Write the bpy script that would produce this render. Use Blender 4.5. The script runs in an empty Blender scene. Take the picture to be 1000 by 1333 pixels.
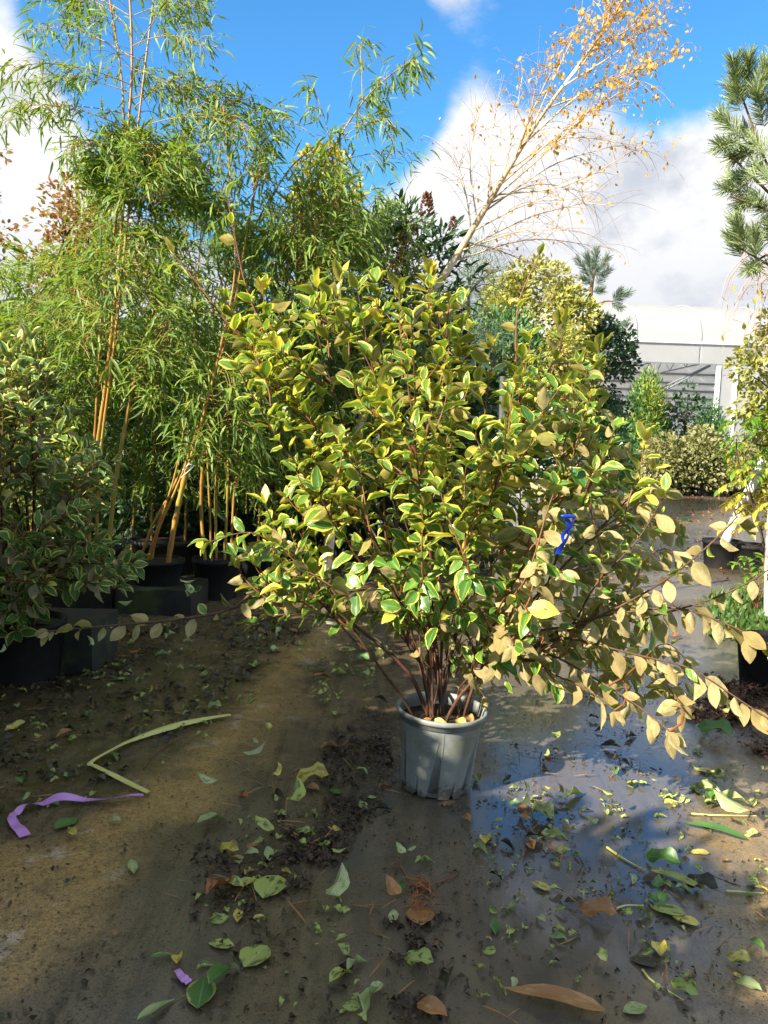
import bpy, math, random
import numpy as np
from mathutils import Vector, Matrix
from mathutils.bvhtree import BVHTree

random.seed(7)
rng = np.random.default_rng(11)
scene = bpy.context.scene
coll = scene.collection
R_ = math.radians

# ------------------------------------------------------------------ camera
CAM_H = 1.5
PITCH, ROLL, FPX = R_(5.8), R_(2.0), 1000.0
cam_rot = Matrix.Rotation(math.pi / 2 - PITCH, 3, 'X') @ Matrix.Rotation(ROLL, 3, 'Z')
cam_data = bpy.data.cameras.new('camera')
cam_data.sensor_fit = 'VERTICAL'
cam_data.sensor_height = 36.0
cam_data.sensor_width = 27.0
cam_data.lens = 36.0 * FPX / 1333.0
cam_data.clip_start = 0.05
cam_data.clip_end = 2000
cam = bpy.data.objects.new('camera', cam_data)
cam.matrix_world = Matrix.Translation((0, 0, CAM_H)) @ cam_rot.to_4x4()
coll.objects.link(cam)
scene.camera = cam
CR = np.array(cam_rot)
CAM = np.array([0, 0, CAM_H])


def ray(px, py):
    return CR @ np.array([(px - 500) / FPX, (666.5 - py) / FPX, -1.0])


def P(px, py, Y):
    d = ray(px, py)
    return CAM + d * (Y / d[1])


def G(px, py, z=0.0):
    d = ray(px, py)
    return CAM + d * ((z - CAM_H) / d[2])


def proj(pts):
    q = (np.asarray(pts) - CAM) @ CR
    return np.stack([500 + FPX * q[..., 0] / -q[..., 2], 666.5 - FPX * q[..., 1] / -q[..., 2]], -1)


# ------------------------------------------------------------------ world, sun, exposure
SUN_EL = R_(33)
SUN_AZ = (-0.80, -0.60)
sun_dir = np.array([SUN_AZ[0] * math.cos(SUN_EL), SUN_AZ[1] * math.cos(SUN_EL), math.sin(SUN_EL)])
world = bpy.data.worlds.new('World')
scene.world = world
world.use_nodes = True
wt = world.node_tree
wt.nodes.clear()


def nd(t, typ, ins=None, **props):
    n = t.nodes.new(typ)
    for k, v in props.items():
        setattr(n, k, v)
    for k, v in (ins or {}).items():
        s = n.inputs[k]
        if hasattr(v, 'is_output') or isinstance(v, bpy.types.NodeSocket):
            t.links.new(v, s)
        else:
            s.default_value = v
    return n


def col4(c):
    return (c[0], c[1], c[2], 1.0)


def mixc(t, f, a, b, mode='MIX'):
    n = t.nodes.new('ShaderNodeMix')
    n.data_type = 'RGBA'
    n.blend_type = mode
    n.clamp_factor = True
    for i, v in ((0, f), (6, a), (7, b)):
        s = n.inputs[i]
        if isinstance(v, bpy.types.NodeSocket):
            t.links.new(v, s)
        elif i == 0:
            s.default_value = v
        else:
            s.default_value = col4(v)
    return n.outputs[2]


def mth(t, op, a, b=0.0, c=0.0, clamp=False):
    n = t.nodes.new('ShaderNodeMath')
    n.operation = op
    n.use_clamp = clamp
    for i, v in enumerate((a, b, c)):
        if isinstance(v, bpy.types.NodeSocket):
            t.links.new(v, n.inputs[i])
        else:
            n.inputs[i].default_value = v
    return n.outputs[0]


def sstep(t, x, lo, hi, a=0.0, b=1.0):
    n = t.nodes.new('ShaderNodeMapRange')
    n.interpolation_type = 'SMOOTHSTEP'
    t.links.new(x, n.inputs[0])
    for i, v in ((1, lo), (2, hi), (3, a), (4, b)):
        n.inputs[i].default_value = v
    return n.outputs[0]


sky = nd(wt, 'ShaderNodeTexSky', sky_type='NISHITA', sun_disc=False, sun_elevation=SUN_EL,
         sun_rotation=math.atan2(SUN_AZ[0], SUN_AZ[1]), altitude=50, air_density=1.0,
         dust_density=0.4, ozone_density=2.5)
tc = nd(wt, 'ShaderNodeTexCoord')
dirv = tc.outputs['Generated']
mp = nd(wt, 'ShaderNodeMapping', {'Vector': dirv, 'Scale': (1.0, 1.0, 1.5), 'Location': (0.35, 0.1, 0.3)})
n1 = nd(wt, 'ShaderNodeTexNoise', {'Vector': mp.outputs[0], 'Scale': 2.9, 'Detail': 10.0, 'Roughness': 0.60, 'Distortion': 0.25})
cloud_v = mth(wt, 'MULTIPLY_ADD', n1.outputs[0], 1.15, 0.02)
# cumulus banks (direction, angular radius, weight)
for (px, py, rad, w) in ((800, 330, 16, .18), (590, 270, 10, .13), (960, 300, 11, .13), (20, 250, 9, .16), (-30, 100, 8, .18), (960, 140, 5, .08),
                         (565, 50, 7, .12), (330, 60, 15, -.46), (150, 40, 6, -.25), (930, 30, 9, -.38), (470, 130, 8, -.34), (700, 40, 7, -.26), (960, 385, 5, -.14)):
    d = ray(px, py)
    d = d / np.linalg.norm(d)
    dot = nd(wt, 'ShaderNodeVectorMath', {0: dirv, 1: tuple(d)}, operation='DOT_PRODUCT').outputs['Value']
    m = sstep(wt, dot, math.cos(R_(rad)), 1.0)
    cloud_v = mth(wt, 'MULTIPLY_ADD', m, w, cloud_v)
cmask = sstep(wt, cloud_v, 0.45, 0.68)
n2 = nd(wt, 'ShaderNodeTexNoise', {'Vector': mp.outputs[0], 'Scale': 6.5, 'Detail': 8.0, 'Roughness': 0.58})
sz = nd(wt, 'ShaderNodeSeparateXYZ', {0: dirv}).outputs[2]
shade = mth(wt, 'MULTIPLY', sstep(wt, n2.outputs[0], 0.34, 0.56), sstep(wt, sz, 0.10, 0.34, 0.45, 1.0))
ccol = mixc(wt, shade, (1.85, 1.98, 2.25), (3.1, 3.1, 3.1))
skyc = mixc(wt, 1.0, sky.outputs[0], (0.28, 0.63, 0.82), 'MULTIPLY')
wcol = mixc(wt, cmask, skyc, ccol)
bg = nd(wt, 'ShaderNodeBackground', {'Color': wcol, 'Strength': 0.125})
wo = nd(wt, 'ShaderNodeOutputWorld', {'Surface': bg.outputs[0]})

sun_data = bpy.data.lights.new('sun', 'SUN')
sun_data.energy = 5.0
sun_data.angle = R_(0.5)
sun_data.color = (1.0, 0.90, 0.74)
sun = bpy.data.objects.new('sun', sun_data)
sun.rotation_euler = Vector(sun_dir).to_track_quat('Z', 'Y').to_euler()
sun.location = (-6, -6, 9)
coll.objects.link(sun)

vs = scene.view_settings
vs.view_transform = 'Standard'
vs.look = 'None'
vs.exposure = 1.5
vs.gamma = 1.0
vs.use_curve_mapping = False
cy = scene.cycles
cy.max_bounces = 4
cy.diffuse_bounces = 2
cy.glossy_bounces = 2
cy.transmission_bounces = 4
cy.transparent_max_bounces = 4
cy.sample_clamp_indirect = 6.0
cy.use_adaptive_sampling = True
cy.adaptive_threshold = 0.03
cy.use_denoising = True
try:
    cy.denoiser = 'OPENIMAGEDENOISE'
    cy.denoising_input_passes = 'RGB_ALBEDO_NORMAL'
except Exception:
    pass


# ------------------------------------------------------------------ helpers
def nrm(v):
    v = np.asarray(v, float)
    return v / np.maximum(np.linalg.norm(v, axis=-1, keepdims=True), 1e-9)


def new_mesh(name, V, F, uv=None, rnd=None, smooth=True, mats=None, attrs=None):
    """V (n,3); F list of arrays (m,k) of one or more sizes; uv (n,2) and rnd (n,) per vertex."""
    if not isinstance(F, list):
        F = [F]
    F = [np.asarray(f, np.int32) for f in F if len(f)]
    me = bpy.data.meshes.new(name)
    V = np.asarray(V, np.float32)
    me.vertices.add(len(V))
    me.vertices.foreach_set('co', V.ravel())
    loops = np.concatenate([f.ravel() for f in F])
    tot = np.concatenate([np.full(len(f), f.shape[1], np.int32) for f in F])
    start = np.concatenate([[0], np.cumsum(tot)[:-1]]).astype(np.int32)
    me.loops.add(len(loops))
    me.loops.foreach_set('vertex_index', loops.astype(np.int32))
    me.polygons.add(len(tot))
    me.polygons.foreach_set('loop_start', start)
    me.polygons.foreach_set('loop_total', tot)
    me.polygons.foreach_set('use_smooth', np.full(len(tot), bool(smooth)))
    if uv is not None:
        l = me.uv_layers.new(name='UVMap')
        l.data.foreach_set('uv', np.asarray(uv, np.float32)[loops].ravel())
    if rnd is not None:
        a = me.attributes.new('rnd', 'FLOAT', 'POINT')
        a.data.foreach_set('value', np.asarray(rnd, np.float32))
    for k, v in (attrs or {}).items():
        a = me.attributes.new(k, 'FLOAT', 'POINT')
        a.data.foreach_set('value', np.asarray(v, np.float32))
    me.update(calc_edges=True)
    me.validate()
    for m in (mats or []):
        me.materials.append(m)
    return me


root_loc = {}


def link(name, me, parent=None):
    o = bpy.data.objects.new(name, me)
    coll.objects.link(o)
    if parent is not None:      # children keep world coordinates
        o.parent = parent
        o.matrix_parent_inverse = Matrix.Translation(-Vector(root_loc[parent.name])) if parent.type == 'EMPTY' else Matrix.Identity(4)
    return o


def tag(o, label=None, cat=None, group=None, kind=None):
    if label:
        o['label'] = label
    if cat:
        o['category'] = cat
    if group:
        o['group'] = group
    if kind:
        o['kind'] = kind
    return o


def thing(name, label, cat, loc, group=None):
    o = bpy.data.objects.new(name, None)
    o.empty_display_size = 0.1
    o.location = tuple(loc)
    coll.objects.link(o)
    root_loc[o.name] = tuple(loc)
    return tag(o, label, cat, group)


def part(name, me, parent, kind=None, label=None):
    o = link(name, me, parent)
    root_loc[o.name] = (0, 0, 0)
    return tag(o, label, None, None, kind)


class MB:
    """collects polygons; build() links ONE mesh object"""

    def __init__(s):
        s.V, s.F4, s.F3, s.n = [], [], [], 0

    def add(s, V, F):
        V = np.asarray(V, float)
        F = np.asarray(F, int)
        s.V.append(V)
        (s.F4 if F.shape[1] == 4 else s.F3).append(F + s.n)
        s.n += len(V)
        return s

    def box(s, lo, hi, R=None, t=None):
        lo, hi = np.asarray(lo, float), np.asarray(hi, float)
        c = np.array([[x, y, z] for z in (lo[2], hi[2]) for y in (lo[1], hi[1]) for x in (lo[0], hi[0])])
        if R is not None:
            c = c @ np.asarray(R).T
        if t is not None:
            c = c + np.asarray(t)
        return s.add(c, [[0, 2, 3, 1], [4, 5, 7, 6], [0, 1, 5, 4], [2, 6, 7, 3], [0, 4, 6, 2], [1, 3, 7, 5]])

    def tube(s, pts, rad, sides=6, cap=True):
        V, F = tube_arrays(pts, rad, sides)
        s.add(V, F)
        if cap:
            for k, sg in ((0, -1), (len(pts) - 1, 1)):
                ring = V[k * sides:(k + 1) * sides]
                c = len(ring)
                W = np.vstack([ring, ring.mean(0)])
                T = [[i, (i + 1) % sides, c] if sg > 0 else [(i + 1) % sides, i, c] for i in range(sides)]
                s.add(W, T)
        return s

    def lathe(s, prof, seg=48, c=(0, 0, 0)):
        a = np.linspace(0, 2 * math.pi, seg, endpoint=False)
        V = np.concatenate([np.stack([r * np.cos(a), r * np.sin(a), np.full(seg, z)], -1) for r, z in prof]) + np.asarray(c)
        F = []
        for k in range(len(prof) - 1):
            for i in range(seg):
                j = (i + 1) % seg
                F.append([k * seg + i, k * seg + j, (k + 1) * seg + j, (k + 1) * seg + i])
        return s.add(V, F)

    def mesh(s, name, mat, smooth=True):
        F = []
        if s.F4:
            F.append(np.concatenate(s.F4))
        if s.F3:
            F.append(np.concatenate(s.F3))
        return new_mesh(name, np.concatenate(s.V), F, smooth=smooth, mats=[mat] if mat else None)

    def build(s, name, mat, parent=None, smooth=True, kind=None):
        me = s.mesh(name, mat, smooth)
        if parent is not None:
            return part(name, me, parent, kind)
        o = link(name, me)
        root_loc[o.name] = (0, 0, 0)
        return tag(o, kind=kind)


def tube_arrays(pts, rad, sides=6):
    pts = np.asarray(pts, float)
    n = len(pts)
    rad = np.broadcast_to(np.asarray(rad, float), (n,))
    T = nrm(np.gradient(pts, axis=0))
    up = np.array([0, 0, 1.0]) if abs(T[0][2]) < 0.9 else np.array([1.0, 0, 0])
    A = nrm(np.cross(T, up))
    bad = np.linalg.norm(np.cross(T, up), axis=1) < 1e-3
    if bad.any():
        A[bad] = [1, 0, 0]
    B = np.cross(T, A)
    a = np.linspace(0, 2 * math.pi, sides, endpoint=False)
    V = pts[:, None] + rad[:, None, None] * (np.cos(a)[None, :, None] * A[:, None] + np.sin(a)[None, :, None] * B[:, None])
    k = np.arange(n - 1)[:, None] * sides
    i = np.arange(sides)[None]
    j = (i + 1) % sides
    F = np.stack([k + i, k + j, k + sides + j, k + sides + i], -1).reshape(-1, 4)
    return V.reshape(-1, 3), F


def bez(p0, p1, p2, p3, n):
    t = np.linspace(0, 1, n)[:, None]
    return (1 - t) ** 3 * p0 + 3 * (1 - t) ** 2 * t * p1 + 3 * (1 - t) * t * t * p2 + t ** 3 * p3


def smooth_path(pts, n):
    """Catmull-Rom through the points"""
    p = np.asarray(pts, float)
    p = np.vstack([2 * p[0] - p[1], p, 2 * p[-1] - p[-2]])
    out = []
    m = len(p) - 3
    for s in np.linspace(0, m - 1e-6, n):
        i = int(s)
        t = s - i
        a, b, c, d = p[i:i + 4]
        out.append(0.5 * (2 * b + (c - a) * t + (2 * a - 5 * b + 4 * c - d) * t * t + (3 * b - a - 3 * c + d) * t ** 3))
    return np.array(out)


def leaf_template(nl=6, width=0.26, fold=0.18, curl=0.12, wave=0.02, twist=0.0, stalk=0.06, p=0.85, nw=2, seed=0, tip=0.9):
    """unit leaf: y along, x across, z the upper side"""
    r = np.random.default_rng(seed)
    V, UV = [], []
    us = np.linspace(-1, 1, 2 * nw + 1)
    ph = r.uniform(0, 6.28, 2)
    for i, t in enumerate(np.linspace(0, 1, nl + 1)):
        w = width * max(0.02, math.sin(math.pi * min(1, t ** tip)) ** p) if 0 < t < 1 else 0.012
        y = stalk + (1 - stalk) * t
        z0 = -curl * (t ** 2) + 0.25 * curl * math.sin(math.pi * t)
        for k, u in enumerate(us):
            e = abs(u)
            z = z0 + fold * w * e * 1.6 + wave * e * math.sin(9 * t + ph[0 if u < 0 else 1]) * (0 < t < 1)
            a = twist * t
            x = w * u
            V.append([x * math.cos(a) - z * math.sin(a), y, x * math.sin(a) + z * math.cos(a)])
            UV.append([0.5 + 0.5 * u, t])
    m = 2 * nw + 1
    F = [[i * m + k, i * m + k + 1, (i + 1) * m + k + 1, (i + 1) * m + k] for i in range(nl) for k in range(m - 1)]
    return np.array(V), np.array(F), np.array(UV)


def frames(D, N):
    """columns x, y=D, z~N"""
    D = nrm(D)
    N = N - D * (N * D).sum(-1, keepdims=True)
    bad = np.linalg.norm(N, axis=-1) < 1e-4
    N[bad] = np.cross(D[bad], [0.3, 0.9, 0.1])
    N = nrm(N)
    X = np.cross(D, N)
    return np.stack([X, D, N], -1)


def inst_mesh(name, temps, idx, M, pos, size, rnd, mat, smooth=True):
    Vs, Fs, UVs, Rs, n = [], [], [], [], 0
    for k, (tv, tf, tuv) in enumerate(temps):
        s = np.where(idx == k)[0]
        if not len(s):
            continue
        V = np.einsum('nij,vj->nvi', M[s] * size[s][:, None, None], tv) + pos[s][:, None]
        Vs.append(V.reshape(-1, 3))
        off = n + np.arange(len(s))[:, None, None] * len(tv)
        Fs.append((tf[None] + off).reshape(-1, tf.shape[1]))
        UVs.append(np.tile(tuv, (len(s), 1)))
        Rs.append(np.repeat(rnd[s], len(tv)))
        n += len(s) * len(tv)
    groups = {}
    for f in Fs:
        groups.setdefault(f.shape[1], []).append(f)
    return new_mesh(name, np.concatenate(Vs), [np.concatenate(g) for g in groups.values()], np.concatenate(UVs), np.concatenate(Rs), smooth, [mat])


def _hash(ix, iy, s):
    h = (ix * 374761393 + iy * 668265263 + s * 974711) & 0x7fffffff
    h = ((h ^ (h >> 13)) * 1274126177) & 0x7fffffff
    return ((h ^ (h >> 16)) & 0xffff) / 65535.0


def vnoise(x, y, s=0):
    ix, iy = np.floor(x).astype(np.int64), np.floor(y).astype(np.int64)
    fx, fy = x - ix, y - iy
    fx, fy = fx * fx * (3 - 2 * fx), fy * fy * (3 - 2 * fy)
    a, b, c, d = _hash(ix, iy, s), _hash(ix + 1, iy, s), _hash(ix, iy + 1, s), _hash(ix + 1, iy + 1, s)
    return (a * (1 - fx) + b * fx) * (1 - fy) + (c * (1 - fx) + d * fx) * fy


def fbm(x, y, s=0, o=4):
    v, a, n = 0, 0.5, 0
    for k in range(o):
        v = v + a * vnoise(x * 2 ** k, y * 2 ** k, s + k * 17)
        n += a
        a *= 0.55
    return v / n


def in_poly(pts, poly):
    x, y = pts[:, 0], pts[:, 1]
    ins = np.zeros(len(x), bool)
    q = np.asarray(poly, float)
    for (x0, y0), (x1, y1) in zip(q, np.roll(q, -1, 0)):
        c = ((y0 > y) != (y1 > y)) & (x < (x1 - x0) * (y - y0) / (y1 - y0 + 1e-12) + x0)
        ins ^= c
    return ins


def seg_dist(pts, poly, closed=True):
    q = np.asarray(poly, float)
    best = np.full(len(pts), 1e9)
    nxt = np.roll(q, -1, 0)
    for k in range(len(q) if closed else len(q) - 1):
        a, b = q[k], nxt[k]
        ab = b - a
        t = np.clip(((pts - a) @ ab) / (ab @ ab + 1e-12), 0, 1)
        best = np.minimum(best, np.linalg.norm(pts - (a + t[:, None] * ab), axis=1))
    return best


def sample_volume(poly, Yc, depth, n, r):
    """points in a rounded volume whose outline from the front is the polygon"""
    q = np.asarray(poly, float)
    lo, hi = q.min(0), q.max(0)
    big = r.uniform(lo, hi, (3000, 2))
    big = big[in_poly(big, q)]
    dm = seg_dist(big, q).max()
    out = []
    while len(out) < n:
        s = r.uniform(lo, hi, (4 * n + 50, 2))
        s = s[in_poly(s, q)]
        e = np.clip(seg_dist(s, q) / dm, 0, 1)
        h = np.sqrt(np.clip(1 - (1 - e) ** 2, 0.03, 1)) * depth
        d = r.uniform(-1, 1, len(s))
        for k in range(len(s)):
            out.append(P(s[k, 0], s[k, 1], Yc + d[k] * h[k]))
    return np.array(out[:n])


# ------------------------------------------------------------------ materials
def new_mat(name):
    m = bpy.data.materials.new(name)
    m.use_nodes = True
    t = m.node_tree
    t.nodes.clear()
    return m, t


def mat_leaf(name, c1, c2, edge=None, edge_at=0.62, under=None, trans=0.35, rough=0.4, spec=0.5, rib=None, blotch=None, allyellow=0.0):
    m, t = new_mat(name)
    oi = nd(t, 'ShaderNodeObjectInfo')
    at = nd(t, 'ShaderNodeAttribute', attribute_name='rnd')
    r = mth(t, 'FRACT', mth(t, 'ADD', oi.outputs['Random'], at.outputs['Fac']))
    r2 = mth(t, 'FRACT', mth(t, 'MULTIPLY', r, 7.31))
    uvn = nd(t, 'ShaderNodeTexCoord')
    sep = nd(t, 'ShaderNodeSeparateXYZ', {0: uvn.outputs['UV']})
    u = mth(t, 'ABSOLUTE', mth(t, 'MULTIPLY_ADD', sep.outputs[0], 2.0, -1.0))
    off = nd(t, 'ShaderNodeCombineXYZ', {0: mth(t, 'MULTIPLY', r, 91.0), 1: mth(t, 'MULTIPLY', r2, 53.0), 2: r})
    vec = nd(t, 'ShaderNodeVectorMath', {0: uvn.outputs['UV'], 1: off.outputs[0]}, operation='ADD').outputs[0]
    no = nd(t, 'ShaderNodeTexNoise', {'Vector': vec, 'Scale': 3.2, 'Detail': 3.0}).outputs[0]
    base = mixc(t, r2, c1, c2)
    if blotch:
        base = mixc(t, sstep(t, no, 0.5, 0.62), base, blotch)
    if edge:
        # a cream-yellow margin of uneven width
        v = mth(t, 'ADD', u, mth(t, 'MULTIPLY_ADD', no, 0.9, -0.45))
        v = mth(t, 'ADD', v, mth(t, 'MULTIPLY_ADD', r, 0.36, -0.18))
        em = sstep(t, v, edge_at - 0.06, edge_at + 0.08)
        if allyellow:
            em = mth(t, 'MAXIMUM', em, mth(t, 'GREATER_THAN', r, 1 - allyellow))
        base = mixc(t, em, base, edge)
    st = mth(t, 'SINE', mth(t, 'MULTIPLY', mth(t, 'MULTIPLY_ADD', u, -0.30, sep.outputs[1]), 62.0))
    vein = sstep(t, st, 0.72, 1.0)
    if rib:
        base = mixc(t, mth(t, 'MULTIPLY', vein, 0.22), base, rib)
        base = mixc(t, mth(t, 'MULTIPLY', sstep(t, u, 0.0, 0.09, 1.0, 0.0), 0.7), base, rib)
    # brown specks and nibbled spots
    sp = nd(t, 'ShaderNodeTexNoise', {'Vector': vec, 'Scale': 11.0, 'Detail': 1.0}).outputs[0]
    base = mixc(t, mth(t, 'MULTIPLY', sstep(t, sp, 0.66, 0.72), sstep(t, r2, 0.3, 0.9)), base, (0.10, 0.06, 0.025))
    top = base
    if under:
        geo = nd(t, 'ShaderNodeNewGeometry')
        un = mixc(t, r2, under[0], under[1])
        un = mixc(t, mth(t, 'MULTIPLY', sstep(t, u, 0.0, 0.07, 1.0, 0.0), 0.6), un, tuple(0.55 * x for x in under[0]))
        un = mixc(t, mth(t, 'MULTIPLY', vein, 0.55), un, tuple(0.55 * x for x in under[0]))
        un = mixc(t, mth(t, 'MULTIPLY', sstep(t, no, 0.42, 0.66), 0.55), un, (0.6 * under[1][0], 0.66 * under[1][1], 0.6 * under[1][2]))
        base = mixc(t, geo.outputs['Backfacing'], base, un)
    bs = nd(t, 'ShaderNodeBsdfPrincipled', {'Base Color': base, 'Roughness': rough, 'Specular IOR Level': spec})
    if under:
        geo2 = geo.outputs['Backfacing']
        t.links.new(mth(t, 'MULTIPLY_ADD', geo2, 0.75 - rough, rough), bs.inputs['Roughness'])
    bmp = nd(t, 'ShaderNodeBump', {'Strength': 0.35, 'Distance': 0.005, 'Height': mth(t, 'MULTIPLY_ADD', vein, -0.25, no)})
    t.links.new(bmp.outputs[0], bs.inputs['Normal'])
    sh = bs.outputs[0]
    if trans:
        tcx = mixc(t, 1.0, top, (1.25, 1.2, 0.55), 'MULTIPLY')
        tr = nd(t, 'ShaderNodeBsdfTranslucent', {'Color': tcx})
        sh = nd(t, 'ShaderNodeMixShader', {0: trans, 1: sh, 2: tr.outputs[0]}).outputs[0]
    nd(t, 'ShaderNodeOutputMaterial', {'Surface': sh})
    return m


def mat_solid(name, c1, c2=None, scale=8.0, rough=0.6, spec=0.4, bump=0.3, dist=0.01, stretch=None, trans=0.0, c3=None, metallic=0.0):
    """noise-mottled surface in object space"""
    m, t = new_mat(name)
    tcn = nd(t, 'ShaderNodeTexCoord')
    v = tcn.outputs['Object']
    if stretch:
        v = nd(t, 'ShaderNodeMapping', {'Vector': v, 'Scale': stretch}).outputs[0]
    n = nd(t, 'ShaderNodeTexNoise', {'Vector': v, 'Scale': scale, 'Detail': 6.0, 'Roughness': 0.6})
    base = mixc(t, sstep(t, n.outputs[0], 0.3, 0.7), c1, c2 or tuple(0.6 * x for x in c1))
    if c3:
        n3 = nd(t, 'ShaderNodeTexNoise', {'Vector': v, 'Scale': scale * 0.37, 'Detail': 5.0, 'Roughness': 0.65})
        base = mixc(t, sstep(t, n3.outputs[0], 0.5, 0.66), base, c3)
    bm = nd(t, 'ShaderNodeBump', {'Strength': bump, 'Distance': dist, 'Height': n.outputs[0]})
    bs = nd(t, 'ShaderNodeBsdfPrincipled', {'Base Color': base, 'Roughness': rough, 'Specular IOR Level': spec, 'Normal': bm.outputs[0], 'Metallic': metallic})
    sh = bs.outputs[0]
    if trans:
        tr = nd(t, 'ShaderNodeBsdfTranslucent', {'Color': base})
        sh = nd(t, 'ShaderNodeMixShader', {0: trans, 1: sh, 2: tr.outputs[0]}).outputs[0]
    nd(t, 'ShaderNodeOutputMaterial', {'Surface': sh})
    return m


M_EL = mat_leaf('variegated_leaf', (0.040, 0.140, 0.020), (0.140, 0.29, 0.034), edge=(0.60, 0.55, 0.08), edge_at=0.77,
                under=((0.50, 0.42, 0.20), (0.32, 0.23, 0.085)), trans=0.30, rough=0.30, spec=0.5, rib=(0.26, 0.40, 0.12), allyellow=0.06)
M_EL_LIT = mat_leaf('variegated_leaf_backlit_tint', (0.046, 0.145, 0.022), (0.155, 0.29, 0.038), edge=(0.64, 0.57, 0.085), edge_at=0.67,
                 under=((0.42, 0.32, 0.08), (0.26, 0.23, 0.05)), trans=0.44, rough=0.30, spec=0.5, rib=(0.26, 0.40, 0.12), allyellow=0.07)  # olive underside colour stands in for light passing through the upper leaves
M_EL2 = mat_leaf('variegated_leaf_cool', (0.050, 0.130, 0.032), (0.090, 0.20, 0.050), edge=(0.58, 0.54, 0.12), edge_at=0.72,
                 under=((0.36, 0.32, 0.19), (0.26, 0.23, 0.12)), trans=0.22, rough=0.42, spec=0.3, rib=(0.16, 0.24, 0.08), allyellow=0.01)
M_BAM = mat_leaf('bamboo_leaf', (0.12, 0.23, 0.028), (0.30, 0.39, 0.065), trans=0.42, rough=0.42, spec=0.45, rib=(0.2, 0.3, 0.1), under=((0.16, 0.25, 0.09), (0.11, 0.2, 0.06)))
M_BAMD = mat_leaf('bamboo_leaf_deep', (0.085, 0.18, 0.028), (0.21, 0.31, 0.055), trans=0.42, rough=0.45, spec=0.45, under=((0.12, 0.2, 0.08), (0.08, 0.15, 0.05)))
M_BIR = mat_leaf('birch_leaf', (0.66, 0.42, 0.08), (0.58, 0.30, 0.05), trans=0.4, rough=0.5, blotch=(0.55, 0.36, 0.06))
M_YEL = mat_leaf('yellow_leaf', (0.55, 0.42, 0.04), (0.40, 0.40, 0.06), trans=0.4, rough=0.5)
M_RED = mat_leaf('turning_leaf', (0.30, 0.10, 0.04), (0.20, 0.22, 0.05), trans=0.4, rough=0.5, blotch=(0.34, 0.2, 0.05))
M_PRIV = mat_leaf('golden_variegated_leaf', (0.15, 0.21, 0.035), (0.28, 0.30, 0.05), edge=(0.50, 0.46, 0.12), edge_at=0.5, trans=0.3, rough=0.42)
M_SILV = mat_leaf('cream_variegated_leaf', (0.10, 0.14, 0.045), (0.17, 0.19, 0.06), edge=(0.40, 0.37, 0.16), edge_at=0.55, trans=0.25, rough=0.45)
M_DARK = mat_leaf('evergreen_leaf', (0.02, 0.055, 0.018), (0.045, 0.10, 0.03), trans=0.2, rough=0.35, spec=0.5)
M_CON = mat_leaf('conifer_spray', (0.04, 0.13, 0.035), (0.08, 0.19, 0.045), trans=0.25, rough=0.55)
M_GOLD = mat_leaf('golden_conifer_spray', (0.36, 0.38, 0.05), (0.16, 0.28, 0.05), trans=0.3, rough=0.5)
M_SUM = mat_leaf('pinnate_leaf', (0.13, 0.30, 0.03), (0.24, 0.36, 0.04), trans=0.42, rough=0.45)
M_NEED = mat_leaf('pine_needle', (0.17, 0.27, 0.10), (0.34, 0.38, 0.17), trans=0.1, rough=0.5)
M_NEEDB = mat_leaf('blue_pine_needle', (0.09, 0.15, 0.10), (0.18, 0.25, 0.17), trans=0.1, rough=0.5)
M_FLOW = mat_leaf('dry_flower_head', (0.25, 0.11, 0.045), (0.16, 0.07, 0.03), trans=0.1, rough=0.7)
M_GRASS = mat_leaf('grass_blade', (0.04, 0.11, 0.02), (0.10, 0.17, 0.03), trans=0.3, rough=0.45)
FALL = {
    'green': mat_leaf('fallen_green', (0.045, 0.13, 0.024), (0.08, 0.19, 0.036), rib=(0.2, 0.34, 0.12), edge=(0.34, 0.36, 0.09), edge_at=1.0, under=((0.34, 0.38, 0.22), (0.3, 0.32, 0.18)), trans=0.1, rough=0.42),
    'pale': mat_leaf('fallen_pale', (0.28, 0.35, 0.13), (0.40, 0.44, 0.21), rib=(0.55, 0.58, 0.34), blotch=(0.20, 0.27, 0.08), trans=0.1, rough=0.4),
    'blotch': mat_leaf('fallen_blotched', (0.28, 0.36, 0.08), (0.40, 0.44, 0.11), rib=(0.46, 0.48, 0.2), blotch=(0.08, 0.10, 0.03), trans=0.1, rough=0.5),
    'yellow': mat_leaf('fallen_yellow', (0.60, 0.50, 0.08), (0.50, 0.46, 0.12), blotch=(0.30, 0.22, 0.05), trans=0.1, rough=0.4),
    'brown': mat_leaf('fallen_brown', (0.32, 0.15, 0.05), (0.20, 0.10, 0.04), blotch=(0.42, 0.23, 0.08), trans=0.05, rough=0.4),
    'red': mat_leaf('fallen_red', (0.34, 0.10, 0.03), (0.42, 0.17, 0.04), blotch=(0.13, 0.05, 0.02), trans=0.05, rough=0.45),
    'dark': mat_leaf('fallen_dark', (0.03, 0.028, 0.014), (0.055, 0.042, 0.02), blotch=(0.08, 0.075, 0.03), trans=0.05, rough=0.45),
}
M_BARK = mat_solid('red_brown_bark', (0.13, 0.055, 0.03), (0.05, 0.026, 0.016), scale=40, rough=0.6, stretch=(1, 1, 0.3))
M_TWIG = mat_solid('young_red_twig', (0.24, 0.09, 0.035), (0.13, 0.055, 0.025), scale=30, rough=0.5)
M_CANE = mat_solid('golden_cane', (0.42, 0.22, 0.04), (0.26, 0.11, 0.022), scale=9, rough=0.38, stretch=(1, 1, 0.25), c3=(0.3, 0.25, 0.04))
M_CANEB = mat_solid('bamboo_twig', (0.40, 0.26, 0.07), (0.26, 0.2, 0.05), scale=9, rough=0.5)
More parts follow.
